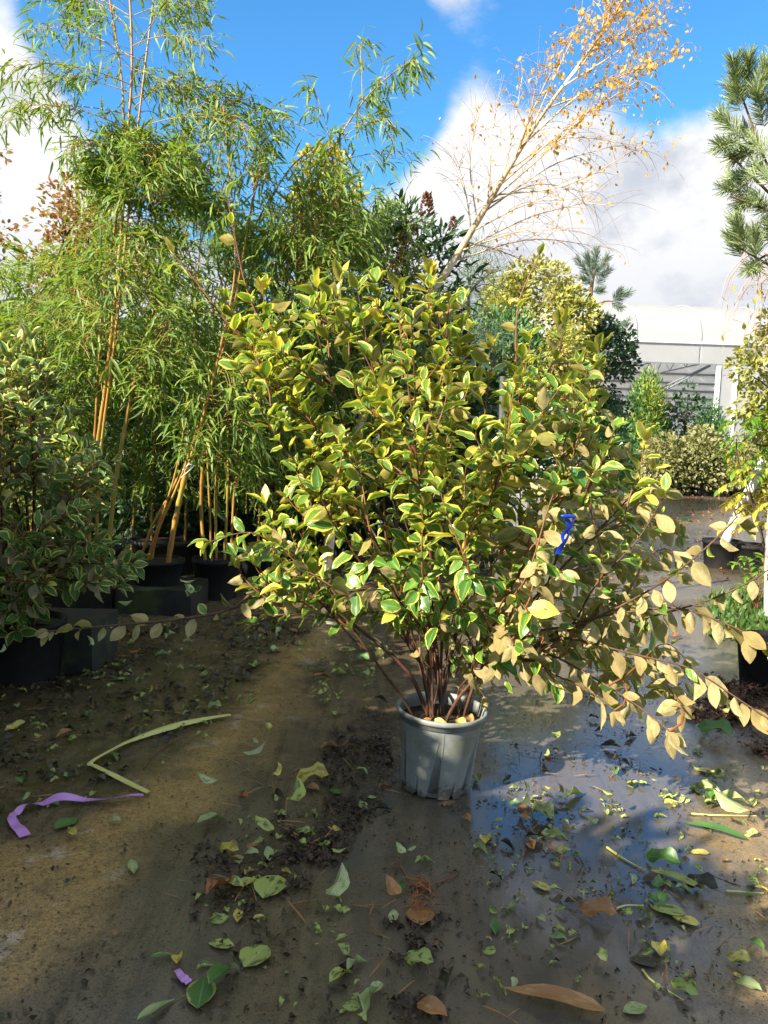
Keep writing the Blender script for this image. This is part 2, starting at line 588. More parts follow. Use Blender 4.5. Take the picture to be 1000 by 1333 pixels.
M_BIRK = mat_solid('birch_bark', (0.62, 0.47, 0.28), (0.36, 0.24, 0.13), scale=9, rough=0.6, stretch=(1, 1, 0.6), c3=(0.7, 0.6, 0.45))
M_BIRW = mat_solid('white_birch_bark', (0.74, 0.70, 0.62), (0.5, 0.44, 0.36), scale=14, rough=0.6, c3=(0.12, 0.09, 0.07))
M_BIRT = mat_solid('birch_twig', (0.46, 0.34, 0.25), (0.34, 0.22, 0.16), scale=12, rough=0.6)
M_TRUNK = mat_solid('dark_bark', (0.10, 0.07, 0.045), (0.045, 0.032, 0.022), scale=14, rough=0.8)
M_PBARK = mat_solid('pine_bark', (0.22, 0.13, 0.07), (0.12, 0.07, 0.04), scale=18, rough=0.8)
def pot_material():
    m, t = new_mat('grey_plastic')
    v = nd(t, 'ShaderNodeTexCoord').outputs['Object']
    z = nd(t, 'ShaderNodeSeparateXYZ', {0: v}).outputs[2]
    n1_ = nd(t, 'ShaderNodeTexNoise', {'Vector': v, 'Scale': 9.0, 'Detail': 6.0, 'Roughness': 0.65}).outputs[0]
    n2_ = nd(t, 'ShaderNodeTexNoise', {'Vector': v, 'Scale': 60.0, 'Detail': 4.0, 'Roughness': 0.6}).outputs[0]
    str_ = nd(t, 'ShaderNodeTexNoise', {'Vector': nd(t, 'ShaderNodeMapping', {'Vector': v, 'Scale': (1, 1, 0.12)}).outputs[0], 'Scale': 38.0, 'Detail': 4.0}).outputs[0]
    base = mixc(t, sstep(t, n1_, 0.35, 0.65), (0.265, 0.28, 0.27), (0.205, 0.22, 0.21))
    base = mixc(t, mth(t, 'MULTIPLY', sstep(t, str_, 0.5, 0.68), 0.45), base, (0.19, 0.19, 0.16))
    # greenish grime band below the rim, mud splashed up from the ground, scuffs
    band = mth(t, 'MULTIPLY', sstep(t, z, 0.17, 0.21), sstep(t, z, 0.25, 0.31, 1.0, 0.0))
    base = mixc(t, mth(t, 'MULTIPLY', band, sstep(t, n1_, 0.35, 0.6)), base, (0.19, 0.195, 0.145))
    mud = mth(t, 'ADD', mth(t, 'MULTIPLY', z, -6.0), mth(t, 'ADD', mth(t, 'MULTIPLY', n2_, 1.0), mth(t, 'MULTIPLY', n1_, 0.9)))
    base = mixc(t, mth(t, 'MULTIPLY', sstep(t, mud, 0.66, 0.86), 0.75), base, (0.085, 0.065, 0.042))
    base = mixc(t, mth(t, 'MULTIPLY', sstep(t, n2_, 0.68, 0.74), 0.5), base, (0.07, 0.065, 0.055))
    bm = nd(t, 'ShaderNodeBump', {'Strength': 0.12, 'Distance': 0.004, 'Height': n2_})
    bs = nd(t, 'ShaderNodeBsdfPrincipled', {'Base Color': base, 'Roughness': mth(t, 'MULTIPLY_ADD', n1_, 0.3, 0.30), 'Specular IOR Level': 0.4, 'Normal': bm.outputs[0]})
    nd(t, 'ShaderNodeOutputMaterial', {'Surface': bs.outputs[0]})
    return m


M_POT = pot_material()
M_BPOT = mat_solid('black_plastic', (0.010, 0.010, 0.010), (0.018, 0.017, 0.016), scale=9, rough=0.62, spec=0.2, bump=0.08)
M_SOIL = mat_solid('potting_soil', (0.035, 0.022, 0.014), (0.014, 0.010, 0.007), scale=45, rough=0.9, bump=0.9, dist=0.02)
M_BLOCK = mat_solid('mossy_shade_dark_concrete', (0.026, 0.025, 0.018), (0.014, 0.013, 0.010), scale=7, rough=0.8, bump=0.5, c3=(0.04, 0.055, 0.015))  # base darkened to stand in for deep shade, with green moss patches
M_FILM = mat_solid('white_tunnel_film', (0.62, 0.63, 0.64), (0.58, 0.59, 0.60), scale=1.2, rough=0.45, trans=0.6, bump=0.04)
M_STEEL = mat_solid('galvanised_steel', (0.24, 0.25, 0.26), (0.18, 0.19, 0.20), scale=12, rough=0.55, metallic=0.2, bump=0.05)
M_WHITE = mat_solid('white_paint', (0.78, 0.78, 0.77), (0.70, 0.70, 0.69), scale=9, rough=0.5, bump=0.08)
M_GSTAKE = mat_solid('grey_stake', (0.09, 0.10, 0.11), (0.07, 0.075, 0.085), scale=10, rough=0.5, bump=0.1)
M_TIE = mat_solid('white_tie', (0.65, 0.66, 0.66), (0.5, 0.5, 0.5), scale=10, rough=0.5)
M_BLUE = mat_solid('blue_plastic_tape', (0.012, 0.055, 0.50), (0.008, 0.035, 0.34), scale=22, rough=0.3, trans=0.2)
M_PURP = mat_solid('purple_plastic_tape', (0.66, 0.36, 0.76), (0.54, 0.25, 0.66), scale=14, rough=0.35, trans=0.15)
M_CARD = mat_solid('white_card', (0.72, 0.71, 0.70), (0.60, 0.59, 0.58), scale=16, rough=0.6)
M_BLADE = mat_solid('pale_green_blade', (0.56, 0.54, 0.13), (0.62, 0.60, 0.24), scale=30, rough=0.45, stretch=(1, 1, 1))
M_DEB = mat_leaf('compost_crumb', (0.075, 0.042, 0.022), (0.022, 0.015, 0.010), trans=0.0, rough=0.5)
M_MULCH = mat_leaf('mulch_chip', (0.16, 0.075, 0.035), (0.06, 0.03, 0.018), trans=0.0, rough=0.7)


# ------------------------------------------------------------------ ground
def axis(lo, a, b, hi, step, grow=1.22):
    c = list(np.arange(a, b + 1e-6, step))
    s, x = step, b
    while x < hi:
        s *= grow
        x += s
        c.append(min(x, hi))
    s, x = step, a
    pre = []
    while x > lo:
        s *= grow
        x -= s
        pre.append(max(x, lo))
    return np.array(pre[::-1] + c)


gx = axis(-400, -2.5, 2.6, 400, 0.030)
gy = axis(-300, 1.6, 7.4, 900, 0.030)
X, Yg = np.meshgrid(gx, gy)
xy = np.stack([X.ravel(), Yg.ravel()], -1)


def gpoly(pts):
    return np.array([G(*p)[:2] for p in pts])


def soft_poly(poly_px, soft, jit=0.12, s=3):
    q = gpoly(poly_px)
    w = xy + jit * (np.stack([fbm(xy[:, 0] * 3, xy[:, 1] * 3, s), fbm(xy[:, 0] * 3, xy[:, 1] * 3, s + 5)], -1) - 0.5) * 4
    d = seg_dist(w, q) * np.where(in_poly(w, q), 1, -1)
    return np.clip(0.5 + d / (2 * soft), 0, 1)


def soft_line(line_px, half, soft, s=9, jit=0.12):
    q = gpoly(line_px)
    w = xy + jit * (np.stack([fbm(xy[:, 0] * 3, xy[:, 1] * 3, s), fbm(xy[:, 0] * 3, xy[:, 1] * 3, s + 5)], -1) - 0.5) * 4
    d = seg_dist(w, q, closed=False)
    return np.clip(0.5 + (half - d) / (2 * soft), 0, 1)


a_tan = np.maximum(soft_line([(440, 815), (380, 860), (300, 960), (200, 1060), (110, 1140), (20, 1230)], 0.13, 0.10),
                   0.9 * soft_poly([(-60, 1120), (60, 1100), (190, 1110), (130, 1180), (60, 1290), (-60, 1300)], 0.06))
a_tan = np.maximum(a_tan, 0.6 * soft_poly([(945, 1010), (1010, 1000), (1100, 1330), (960, 1333), (930, 1180)], 0.12))
a_wet = soft_poly([(620, 830), (760, 780), (800, 700), (960, 690), (910, 800), (915, 905), (930, 1010), (920, 1130), (920, 1333), (520, 1333), (560, 1180), (600, 1080), (600, 1030)], 0.20, jit=0.30)
a_wet = np.maximum(a_wet, soft_poly([(780, 655), (960, 655), (960, 690), (760, 700)], 0.4))
a_wet = np.maximum(a_wet, 0.62 * soft_poly([(500, 1010), (640, 1040), (640, 1333), (380, 1333), (430, 1180), (440, 1080)], 0.14, s=41))
a_wet = np.maximum(a_wet, 0.5 * soft_line([(330, 1000), (300, 1120), (250, 1240), (200, 1333)], 0.12, 0.1, s=43))
for (px, py, r) in ((465, 1128, .07), (480, 1098, .05), (455, 1150, .045), (392, 1262, .03), (400, 1275, .02)):
    c = G(px, py)[:2]
    w = xy + 0.06 * (np.stack([fbm(xy[:, 0] * 8, xy[:, 1] * 8, 4), fbm(xy[:, 0] * 8, xy[:, 1] * 8, 14)], -1) - 0.5) * 3
    a_wet = np.maximum(a_wet, np.clip((r - np.linalg.norm(w - c, axis=1)) / 0.012, 0, 1))
a_moss = np.maximum(soft_poly([(-80, 860), (130, 850), (330, 800), (420, 800), (330, 900), (260, 960), (150, 1040), (20, 1060), (-80, 1060)], 0.14, s=21),
                    0.8 * soft_poly([(830, 1140), (960, 1090), (1010, 1333), (820, 1333)], 0.12, s=23))
a_dirt = np.maximum(soft_line([(500, 930), (490, 990), (430, 1060), (400, 1110), (330, 1170)], 0.10, 0.08, s=31),
                    soft_poly([(890, 880), (1010, 870), (1010, 985), (930, 962)], 0.08, s=33))
a_dirt = np.maximum(a_dirt, 0.8 * soft_poly([(-80, 830), (140, 840), (250, 805), (200, 870), (60, 900), (-80, 930)], 0.15, s=35))
path = np.clip((xy[:, 1] - 4.2) / 1.0, 0, 1) * np.clip((xy[:, 0] - 0.25 * xy[:, 1] + 1.6) / 0.8, 0, 1) * np.clip((40 - xy[:, 1]) / 5, 0, 1)
pn_ = fbm(xy[:, 0] * 0.55, xy[:, 1] * 1.3, 71, 5)
a_wet = np.maximum(a_wet * (1 - path), path * np.clip((pn_ - 0.40) * 9, 0, 1))
a_dirt = np.maximum(a_dirt, path * 0.9 * np.clip((0.46 - pn_) * 12, 0, 1))
a_tan = a_tan * (1 - path)
zz = 0.006 * (fbm(xy[:, 0] * 0.9, xy[:, 1] * 0.9, 50) - 0.5) * (1 - a_wet) + 0.008 * a_dirt * fbm(xy[:, 0] * 14, xy[:, 1] * 14, 60, 3)
zz = np.where((xy[:, 1] < 12), zz, 0)
nx, ny = len(gx), len(gy)
i, j = np.meshgrid(np.arange(nx - 1), np.arange(ny - 1))
k = (j * nx + i).ravel()
gF = np.stack([k, k + 1, k + nx + 1, k + nx], -1)

gm, t = new_mat('wet_concrete')
tcn = nd(t, 'ShaderNodeTexCoord').outputs['Object']
sepg = nd(t, 'ShaderNodeSeparateXYZ', {0: tcn})
near = sstep(t, sepg.outputs[1], 4.0, 7.0, 1.0, 0.0)


def gattr(n):
    return nd(t, 'ShaderNodeAttribute', attribute_name=n).outputs['Fac']


def gnoise(scale, detail=6, rough=0.6, stretch=None):
    v = tcn
    if stretch:
        v = nd(t, 'ShaderNodeMapping', {'Vector': v, 'Scale': stretch[0], 'Rotation': (0, 0, stretch[1])}).outputs[0]
    return nd(t, 'ShaderNodeTexNoise', {'Vector': v, 'Scale': scale, 'Detail': detail, 'Roughness': rough}).outputs[0]


nA, nB, nC = gnoise(1.7), gnoise(9.0), gnoise(70.0, 4)
nS = gnoise(16.0, 5, 0.6, ((1.0, 0.16, 1.0), R_(-12)))      # broom and tyre streaks along the yard
fine = gnoise(220.0, 3)
base = mixc(t, sstep(t, nA, 0.35, 0.66), (0.115, 0.089, 0.052), (0.170, 0.128, 0.072))
base = mixc(t, mth(t, 'MULTIPLY', sstep(t, nS, 0.42, 0.66), mth(t, 'MULTIPLY_ADD', near, 0.6, 0.15)), base, (0.066, 0.052, 0.030))
tanm = mth(t, 'MULTIPLY', gattr('tan'), sstep(t, nB, 0.2, 0.5), clamp=True)
tanc = mixc(t, sstep(t, nC, 0.35, 0.65), (0.42, 0.275, 0.105), (0.28, 0.19, 0.08))
tanc = mixc(t, sstep(t, gnoise(5.0), 0.58, 0.68), tanc, (0.52, 0.42, 0.31))
base = mixc(t, tanm, base, tanc)
mossm = mth(t, 'MULTIPLY', gattr('moss'), sstep(t, gnoise(6.0), 0.38, 0.62), clamp=True)
base = mixc(t, mossm, base, mixc(t, nB, (0.045, 0.040, 0.018), (0.12, 0.10, 0.034)))
dirtm = mth(t, 'MULTIPLY', gattr('dirt'), sstep(t, nC, 0.34, 0.52), clamp=True)
base = mixc(t, dirtm, base, mixc(t, fine, (0.010, 0.007, 0.005), (0.045, 0.026, 0.016)))
# dark grit specks
base = mixc(t, mth(t, 'MULTIPLY', sstep(t, gnoise(120.0, 2, 0.5), 0.60, 0.68), 0.85), base, (0.012, 0.010, 0.008))
base = mixc(t, mth(t, 'MULTIPLY', sstep(t, gnoise(95.0, 2, 0.5, ((1, 1, 1), 1.0)), 0.64, 0.70), 0.6), base, (0.16, 0.13, 0.09))
base = mixc(t, 1.0, base, mixc(t, sstep(t, gnoise(240.0, 4, 0.7), 0.3, 0.7), (0.62, 0.62, 0.62), (1.35, 1.33, 1.28)), 'MULTIPLY')
base = mixc(t, mth(t, 'MULTIPLY', sstep(t, gnoise(26.0, 6, 0.7), 0.52, 0.66), 0.55), base, (0.040, 0.034, 0.020))
wet = mth(t, 'MULTIPLY', gattr('wet'), sstep(t, mth(t, 'ADD', mth(t, 'MULTIPLY', nS, 0.6), mth(t, 'MULTIPLY', nB, 0.4)), 0.20, 0.38), clamp=True)
wet = mth(t, 'MULTIPLY', wet, mth(t, 'MULTIPLY_ADD', dirtm, -0.8, 1.0))
base = mixc(t, mth(t, 'MULTIPLY', wet, 0.62), base, (0.100, 0.092, 0.086))
rough = mth(t, 'MULTIPLY_ADD', wet, -0.30, mth(t, 'MULTIPLY_ADD', nB, 0.24, 0.14))
rough = mth(t, 'MAXIMUM', rough, mth(t, 'MULTIPLY_ADD', near, -0.22, 0.27))
h = mth(t, 'ADD', mth(t, 'MULTIPLY', nC, 0.5), mth(t, 'ADD', mth(t, 'MULTIPLY', fine, 0.25), mth(t, 'MULTIPLY', nS, 0.7)))
bst = mth(t, 'MULTIPLY_ADD', mth(t, 'MULTIPLY', wet, near), -0.52, 0.62)
bmp = nd(t, 'ShaderNodeBump', {'Strength': bst, 'Distance': 0.006, 'Height': h})
bs = nd(t, 'ShaderNodeBsdfPrincipled', {'Base Color': base, 'Roughness': rough, 'Specular IOR Level': mth(t, 'MULTIPLY_ADD', wet, 0.55, 0.45), 'Normal': bmp.outputs[0]})
nd(t, 'ShaderNodeOutputMaterial', {'Surface': bs.outputs[0]})
gme = new_mesh('ground', np.column_stack([xy, zz]), gF, attrs={'tan': a_tan, 'wet': a_wet, 'moss': a_moss, 'dirt': a_dirt}, mats=[gm])
tag(link('ground', gme), kind='structure')

# ------------------------------------------------------------------ greenhouse at the end of the yard
GY = 31.0
gh = thing('polytunnel_greenhouse', 'long white plastic film greenhouse with open side at the end of the yard', 'greenhouse', P(880, 600, GY) * [1, 1, 0])
xL, xR = P(660, 450, GY)[0], P(1080, 450, GY)[0]
zE = P(880, 446, GY)[2]          # eaves
zO = P(880, 472, GY)[2]          # top of the open side
zT = P(880, 401, GY + 3.6)[2]    # crown of the arch
DEP = 7.6
prof = [(GY + DEP / 2 - DEP / 2 * math.cos(a), zE + (zT - zE) * math.sin(a) ** 0.8) for a in np.linspace(0.0, math.pi, 25)]
bays = np.arange(xL, xR + 0.1, (xR - xL) / 5)


def sheet(path, x0, x1, nxs=6):
    xs = np.linspace(x0, x1, nxs)
    V = np.array([[x, p[0], p[1]] for p in path for x in xs])
    F = [[a * nxs + b, a * nxs + b + 1, (a + 1) * nxs + b + 1, (a + 1) * nxs + b] for a in range(len(path) - 1) for b in range(nxs - 1)]
    return V, F


for b in range(5):
    m = MB()
    m.add(*sheet(prof, bays[b] + 0.02, bays[b + 1] - 0.02))
    part('roof_sheet', m.mesh('roof_sheet', M_FILM), gh)
    m = MB().tube([(bays[b + 1], y - (0.03 if y < GY + 1 else 0), z + 0.02) for y, z in prof], 0.022, 6)
    m.build('roof_hoop', M_FILM, gh)
    m = MB().box((bays[b] + 0.03, GY - 0.01, zO), (bays[b + 1] - 0.03, GY + 0.03, zE - 0.012))
    m.build('side_band', M_FILM, gh, smooth=False)
MB().tube([(xL, GY - 0.05, zE), (xR, GY - 0.05, zE)], 0.05, 8).build('gutter_rail', M_WHITE, gh)
MB().box((xL, GY - 0.04, zO - 0.045), (xR, GY + 0.0, zO - 0.002)).build('side_rail', M_STEEL, gh, smooth=False)
# back wall and floor
m = MB().box((xL, GY + DEP, 0.0), (xR, GY + DEP + 0.04, zE)); m.build('back_wall', M_WHITE, gh, smooth=False)
xd = P(930, 520, GY)[0]
xd2 = P(952, 520, GY)[0]
MB().box((xd, GY - 0.09, 0.0), (xd + 0.14, GY + 0.05, zO - 0.075)).build('door_post', M_WHITE, gh, smooth=False)
MB().box((xd2, GY - 0.09, 0.0), (xd2 + 0.16, GY + 0.05, zO - 0.075)).build('door_post', M_WHITE, gh, smooth=False)
MB().box((xd + 0.15, GY - 0.03, 0.0), (xd2 - 0.01, GY + 0.0, zO - 0.10)).build('door_panel', M_FILM, gh, smooth=False)
MB().box((xd2 + 0.17, GY - 0.03, 1.72), (xR, GY + 0.0, zO - 0.075)).build('wall_panel', M_FILM, gh, smooth=False)
MB().box((xd2 + 0.17, GY - 0.03, 0.0), (xR, GY + 0.0, 1.69)).build('wall_panel', M_FILM, gh, smooth=False)
for px in (705, 775, 850):
    x = P(px, 520, GY)[0]
    MB().box((x, GY - 0.05, 0), (x + 0.09, GY + 0.04, zO - 0.075)).build('post', M_STEEL, gh, smooth=False)
for k, py in enumerate((486, 498, 508, 518, 529, 541)):
    z = P(870, py, GY + DEP - 0.1)[2]
    MB().tube([(xL, GY + DEP - 0.06, z), (xR, GY + DEP - 0.06, z)], 0.045, 6).build('purlin', M_STEEL, gh)
for px in (690, 762, 838, 915):
    x = P(px, 500, GY)[0]
    top = [(x, GY + 0.1 + u * (DEP - 0.3), zE - 0.15) for u in np.linspace(0, 1, 9)]
    bot = [(x, GY + 0.1 + u * (DEP - 0.3), zE - 0.75) for u in np.linspace(0, 1, 9)]
    m = MB().tube(top, 0.035, 5).tube(bot, 0.035, 5)
    for a in range(8):
        m.tube([top[a], bot[a + 1]] if a % 2 else [bot[a], top[a + 1]], 0.022, 4)
    m.build('roof_truss', M_STEEL, gh)
x = P(846, 500, GY)[0]
A, B = P(836, 524, GY + 0.4), P(925, 476, GY + 0.4)
m = MB()
n = 9
off = np.array([0, 0, 0.38])
m.tube([A, B], 0.035, 5).tube([A + off * 0.6, B + off * 0.1], 0.035, 5)
for a in range(n):
    u, v = a / n, (a + 1) / n
    m.tube([A + (B - A) * u, (A + (B - A) * v) + off * (0.6 - 0.5 * v)], 0.022, 4)
m.build('diagonal_truss', M_STEEL, gh)


# ------------------------------------------------------------------ variegated shrubs (elaeagnus)
EL_T = [leaf_template(6, 0.210 + 0.07 * (k % 3) / 2, 0.08 + 0.15 * (k % 4), -0.05 + 0.065 * (k % 5), 0.024 + 0.012 * (k % 3),
                      0.30 * ((k % 3) - 1), 0.08, 0.78, 2, seed=k, tip=0.86) for k in range(14)]


class Shrub:
    def __init__(s, seed):
        s.r = np.random.default_rng(seed)
        s.stems, s.twigs = [], []
        s.lp, s.ld, s.ln, s.ls, s.lm = [], [], [], [], []

    def leaves(s, pts, frm, spacing, size, flip=0.0, droop=0.15, whorl=3, mi=0):
        r = s.r
        pts = np.asarray(pts)
        seg = np.linalg.norm(np.diff(pts, axis=0), axis=1)
        cum = np.concatenate([[0], np.cumsum(seg)])
        L = cum[-1]
        ph = r.uniform(0, 6.28)
        d = frm * L
        ds = []
        while d < L:
            ds.append(d)
            d += spacing * r.uniform(0.75, 1.3)
        ds += [L * 0.995] * whorl
        for q, d in enumerate(ds):
            k = min(np.searchsorted(cum, d, side='right') - 1, len(seg) - 1)
            p = pts[k] + (pts[k + 1] - pts[k]) * ((d - cum[k]) / max(seg[k], 1e-6))
            T = nrm(pts[k + 1] - pts[k])
            A = nrm(np.cross(T, [0.31, 0.22, 0.93] if abs(T[2]) < 0.95 else [1, 0, 0]))
            B = np.cross(T, A)
            ph += 2.4
            Rd = A * math.cos(ph) + B * math.sin(ph)
            end = d > L * 0.97
            D = T * (0.9 if end else 0.55) + Rd * (0.6 if end else 0.95) + np.array([0, 0, -droop]) + r.normal(0, 0.14, 3)
            if r.random() < flip:
                N = nrm(p - CAM) * 1.0 + r.normal(0, 0.55, 3)
                D = D * 0.7 + np.array([0, 0, -0.45]) + r.normal(0, 0.2, 3)
            else:
                N = T * 0.5 - Rd * 0.35 + np.array([0, 0, 0.55]) + 0.65 * sun_dir + r.normal(0, 0.24, 3)
            s.lp.append(p)
            s.lm.append(mi)
            s.ld.append(D)
            s.ln.append(N)
            s.ls.append(size * (0.5 + 0.85 * r.beta(2.2, 2.0)) * (0.85 if end else 1.0))

    def finish(s, parent, mats, n_obj=300):
        lm = np.array(s.lm)
        pos, size = np.array(s.lp), np.array(s.ls)
        M = frames(np.array(s.ld), np.array(s.ln))
        idx = s.r.integers(0, len(EL_T), len(pos))
        rnd = s.r.random(len(pos))
        # which leaves show largest in the photograph: rays from the camera to points on each leaf
        tv = [EL_T[k][0][[7, 12, 17, 22, 27, 10, 19]] for k in range(len(EL_T))]
        allV, allF, own, n0 = [], [], [], 0
        for k in range(len(pos)):
            V, F, _ = EL_T[idx[k]]
            W = (M[k] * size[k]) @ V.T
            allV.append(W.T + pos[k])
            allF.append(F + n0)
            own += [k] * len(F)
            n0 += len(V)
        bv = BVHTree.FromPolygons([tuple(v) for v in np.concatenate(allV)], [tuple(int(q) for q in f) for f in np.concatenate(allF)])
        score = np.zeros(len(pos))
        for k in range(len(pos)):
            W = ((M[k] * size[k]) @ tv[idx[k]].T).T + pos[k]
            pp = proj(W)
            hit = 0
            for q in range(len(W)):
                if not (0 <= pp[q, 0] <= 1000 and 0 <= pp[q, 1] <= 1333):
                    continue
                d = nrm(W[q] - CAM)
                h = bv.ray_cast(Vector(CAM), Vector(d))
                if h[2] is not None and own[h[2]] == k:
                    hit += 1
            dist = np.linalg.norm(pos[k] - CAM)
            face = abs(M[k][:, 2] @ nrm(pos[k] - CAM))
            score[k] = hit * (0.15 + face) * (size[k] / dist) ** 2
        order = np.argsort(-score)
        sel = order[:min(n_obj, int((score > 0).sum()))]
        rest = np.setdiff1d(np.arange(len(pos)), sel)
        meshes = [[new_mesh('leaf', V, F, UV, np.zeros(len(V)), True, [mt]) for V, F, UV in EL_T] for mt in mats]
        for k in sel:
            o = part('leaf', meshes[lm[k]][idx[k]], parent)
            m4 = Matrix(M[k] * size[k]).to_4x4()
            m4.translation = Vector(pos[k])
            o.matrix_basis = m4
        for q, mt in enumerate(mats):
            w = rest[lm[rest] == q]
            if len(w):
                part('foliage', inst_mesh('foliage', EL_T, idx[w], M[w], pos[w], size[w], rnd[w], mt), parent, kind='stuff')
        for pts, r0, r1 in s.stems:
            MB().tube(pts, np.linspace(r0, r1, len(pts)), 8).build('stem', M_BARK, parent)
        if s.twigs:
            m = MB()
            for pts, r0, r1 in s.twigs:
                m.tube(pts, np.linspace(r0, r1, len(pts)), 5, cap=False)
            m.build('twigs', M_TWIG, parent, kind='stuff')


# --- the potted shrub in the middle
pot_c = G(567, 1022)
pot_c[2] = 0.0
POT_H, POT_RT, POT_RB = 0.345, 0.192, 0.148
tilt = Matrix.Rotation(R_(2.2), 3, 'Y')
TL = np.array(tilt)


def pot_xf(V):
    return (np.asarray(V) @ TL.T) + pot_c + np.array([0, 0, 0.006])


shrub = thing('potted_shrub', 'large variegated green and yellow shrub in a grey ribbed pot on wet concrete', 'potted shrub', pot_c)
# pot wall with wedge-shaped flutes and notched feet
NT, NZ = 320, 40
th = np.linspace(0, 2 * math.pi, NT, endpoint=False)
zs = np.concatenate([np.linspace(0, 0.10, 14), np.linspace(0.11, POT_H - 0.040, NZ - 14)])
V = []
fl = []
for z in zs:
    u = z / POT_H
    r0 = POT_RB + (POT_RT - 0.014 - POT_RB) * u
    row = np.full(NT, r0)
    for q in range(6):          # long wedge flutes: one upright edge, one slanting edge
        a0 = q * math.pi / 3 + 4.72 - 0.02
        da = (th - a0 + math.pi) % (2 * math.pi) - math.pi
        wd = 0.36 * (1 - z / 0.30) if z < 0.30 else 0
        inside = np.clip((wd + da) / 0.025, 0, 1) * np.clip((0.0 - da) / 0.018, 0, 1)
        row = row - 0.013 * inside * np.clip((0.30 - z) / 0.05, 0, 1)
        ridge = np.exp(-((da - 0.012) / 0.014) ** 2) * (z < 0.30)
        row = row + 0.0035 * ridge
        a1 = a0 - 0.60          # short flute at the foot
        db = (th - a1 + math.pi) % (2 * math.pi) - math.pi
        wd2 = 0.10 * (1 - z / 0.10) if z < 0.10 else 0
        ins2 = np.clip((wd2 + db) / 0.02, 0, 1) * np.clip((0.0 - db) / 0.015, 0, 1)
        row = row - 0.012 * ins2
    V.append(np.stack([row * np.cos(th), row * np.sin(th), np.full(NT, z)], -1))
for k in range(3):               # notches under the foot
    lift = 0.0
Vp = np.concatenate(V)
ang = np.arctan2(Vp[:NT, 1], Vp[:NT, 0])
for q in range(6):
    a0 = q * math.pi / 3 + 4.72 - 0.02
    for ac, wdt in ((a0 - 0.60 - 0.05, 0.07),):
        da = (ang - ac + math.pi) % (2 * math.pi) - math.pi
        Vp[:NT, 2] += 0.022 * np.clip((wdt - abs(da)) / 0.02, 0, 1)
i, j = np.meshgrid(np.arange(NT), np.arange(len(zs) - 1))
a = (j * NT + i).ravel()
b = (j * NT + (i + 1) % NT).ravel()
F = np.stack([a, b, b + NT, a + NT], -1)
pw = MB()
pw.add(pot_xf(Vp), F)
pot = pw.build('pot', M_POT, shrub)
rim = MB().lathe([(POT_RT - 0.016, POT_H - 0.046), (POT_RT - 0.010, POT_H - 0.044), (POT_RT - 0.009, POT_H - 0.024), (POT_RT + 0.001, POT_H - 0.021), (POT_RT + 0.003, POT_H - 0.012),
                  (POT_RT + 0.002, POT_H - 0.002), (POT_RT - 0.002, POT_H), (POT_RT - 0.009, POT_H - 0.001), (POT_RT - 0.013, POT_H - 0.02), (POT_RT - 0.022, POT_H - 0.09), (POT_RB - 0.01, 0.02), (0.001, 0.02)], 96)
rim.V = [pot_xf(v) for v in rim.V]
rim.build('rim', M_POT, pot)
so = MB()
rr = np.linspace(0, POT_RT - 0.018, 9)
tt = np.linspace(0, 2 * math.pi, 36, endpoint=False)
V = np.array([[r * math.cos(q), r * math.sin(q), POT_H - 0.055 + 0.018 * (1 - r / 0.19) + 0.016 * (vnoise(np.array([r * math.cos(q) * 28 + 9]), np.array([r * math.sin(q) * 28 + 9]))[0] - 0.5)] for r in rr for q in tt])
so.add(pot_xf(V), [[k * 36 + q, k * 36 + (q + 1) % 36, (k + 1) * 36 + (q + 1) % 36, (k + 1) * 36 + q] for k in range(8) for q in range(36)])
so.build('soil', M_SOIL, shrub)

S = Shrub(5)
soil_top = pot_xf([[0, 0, POT_H - 0.05]])[0]
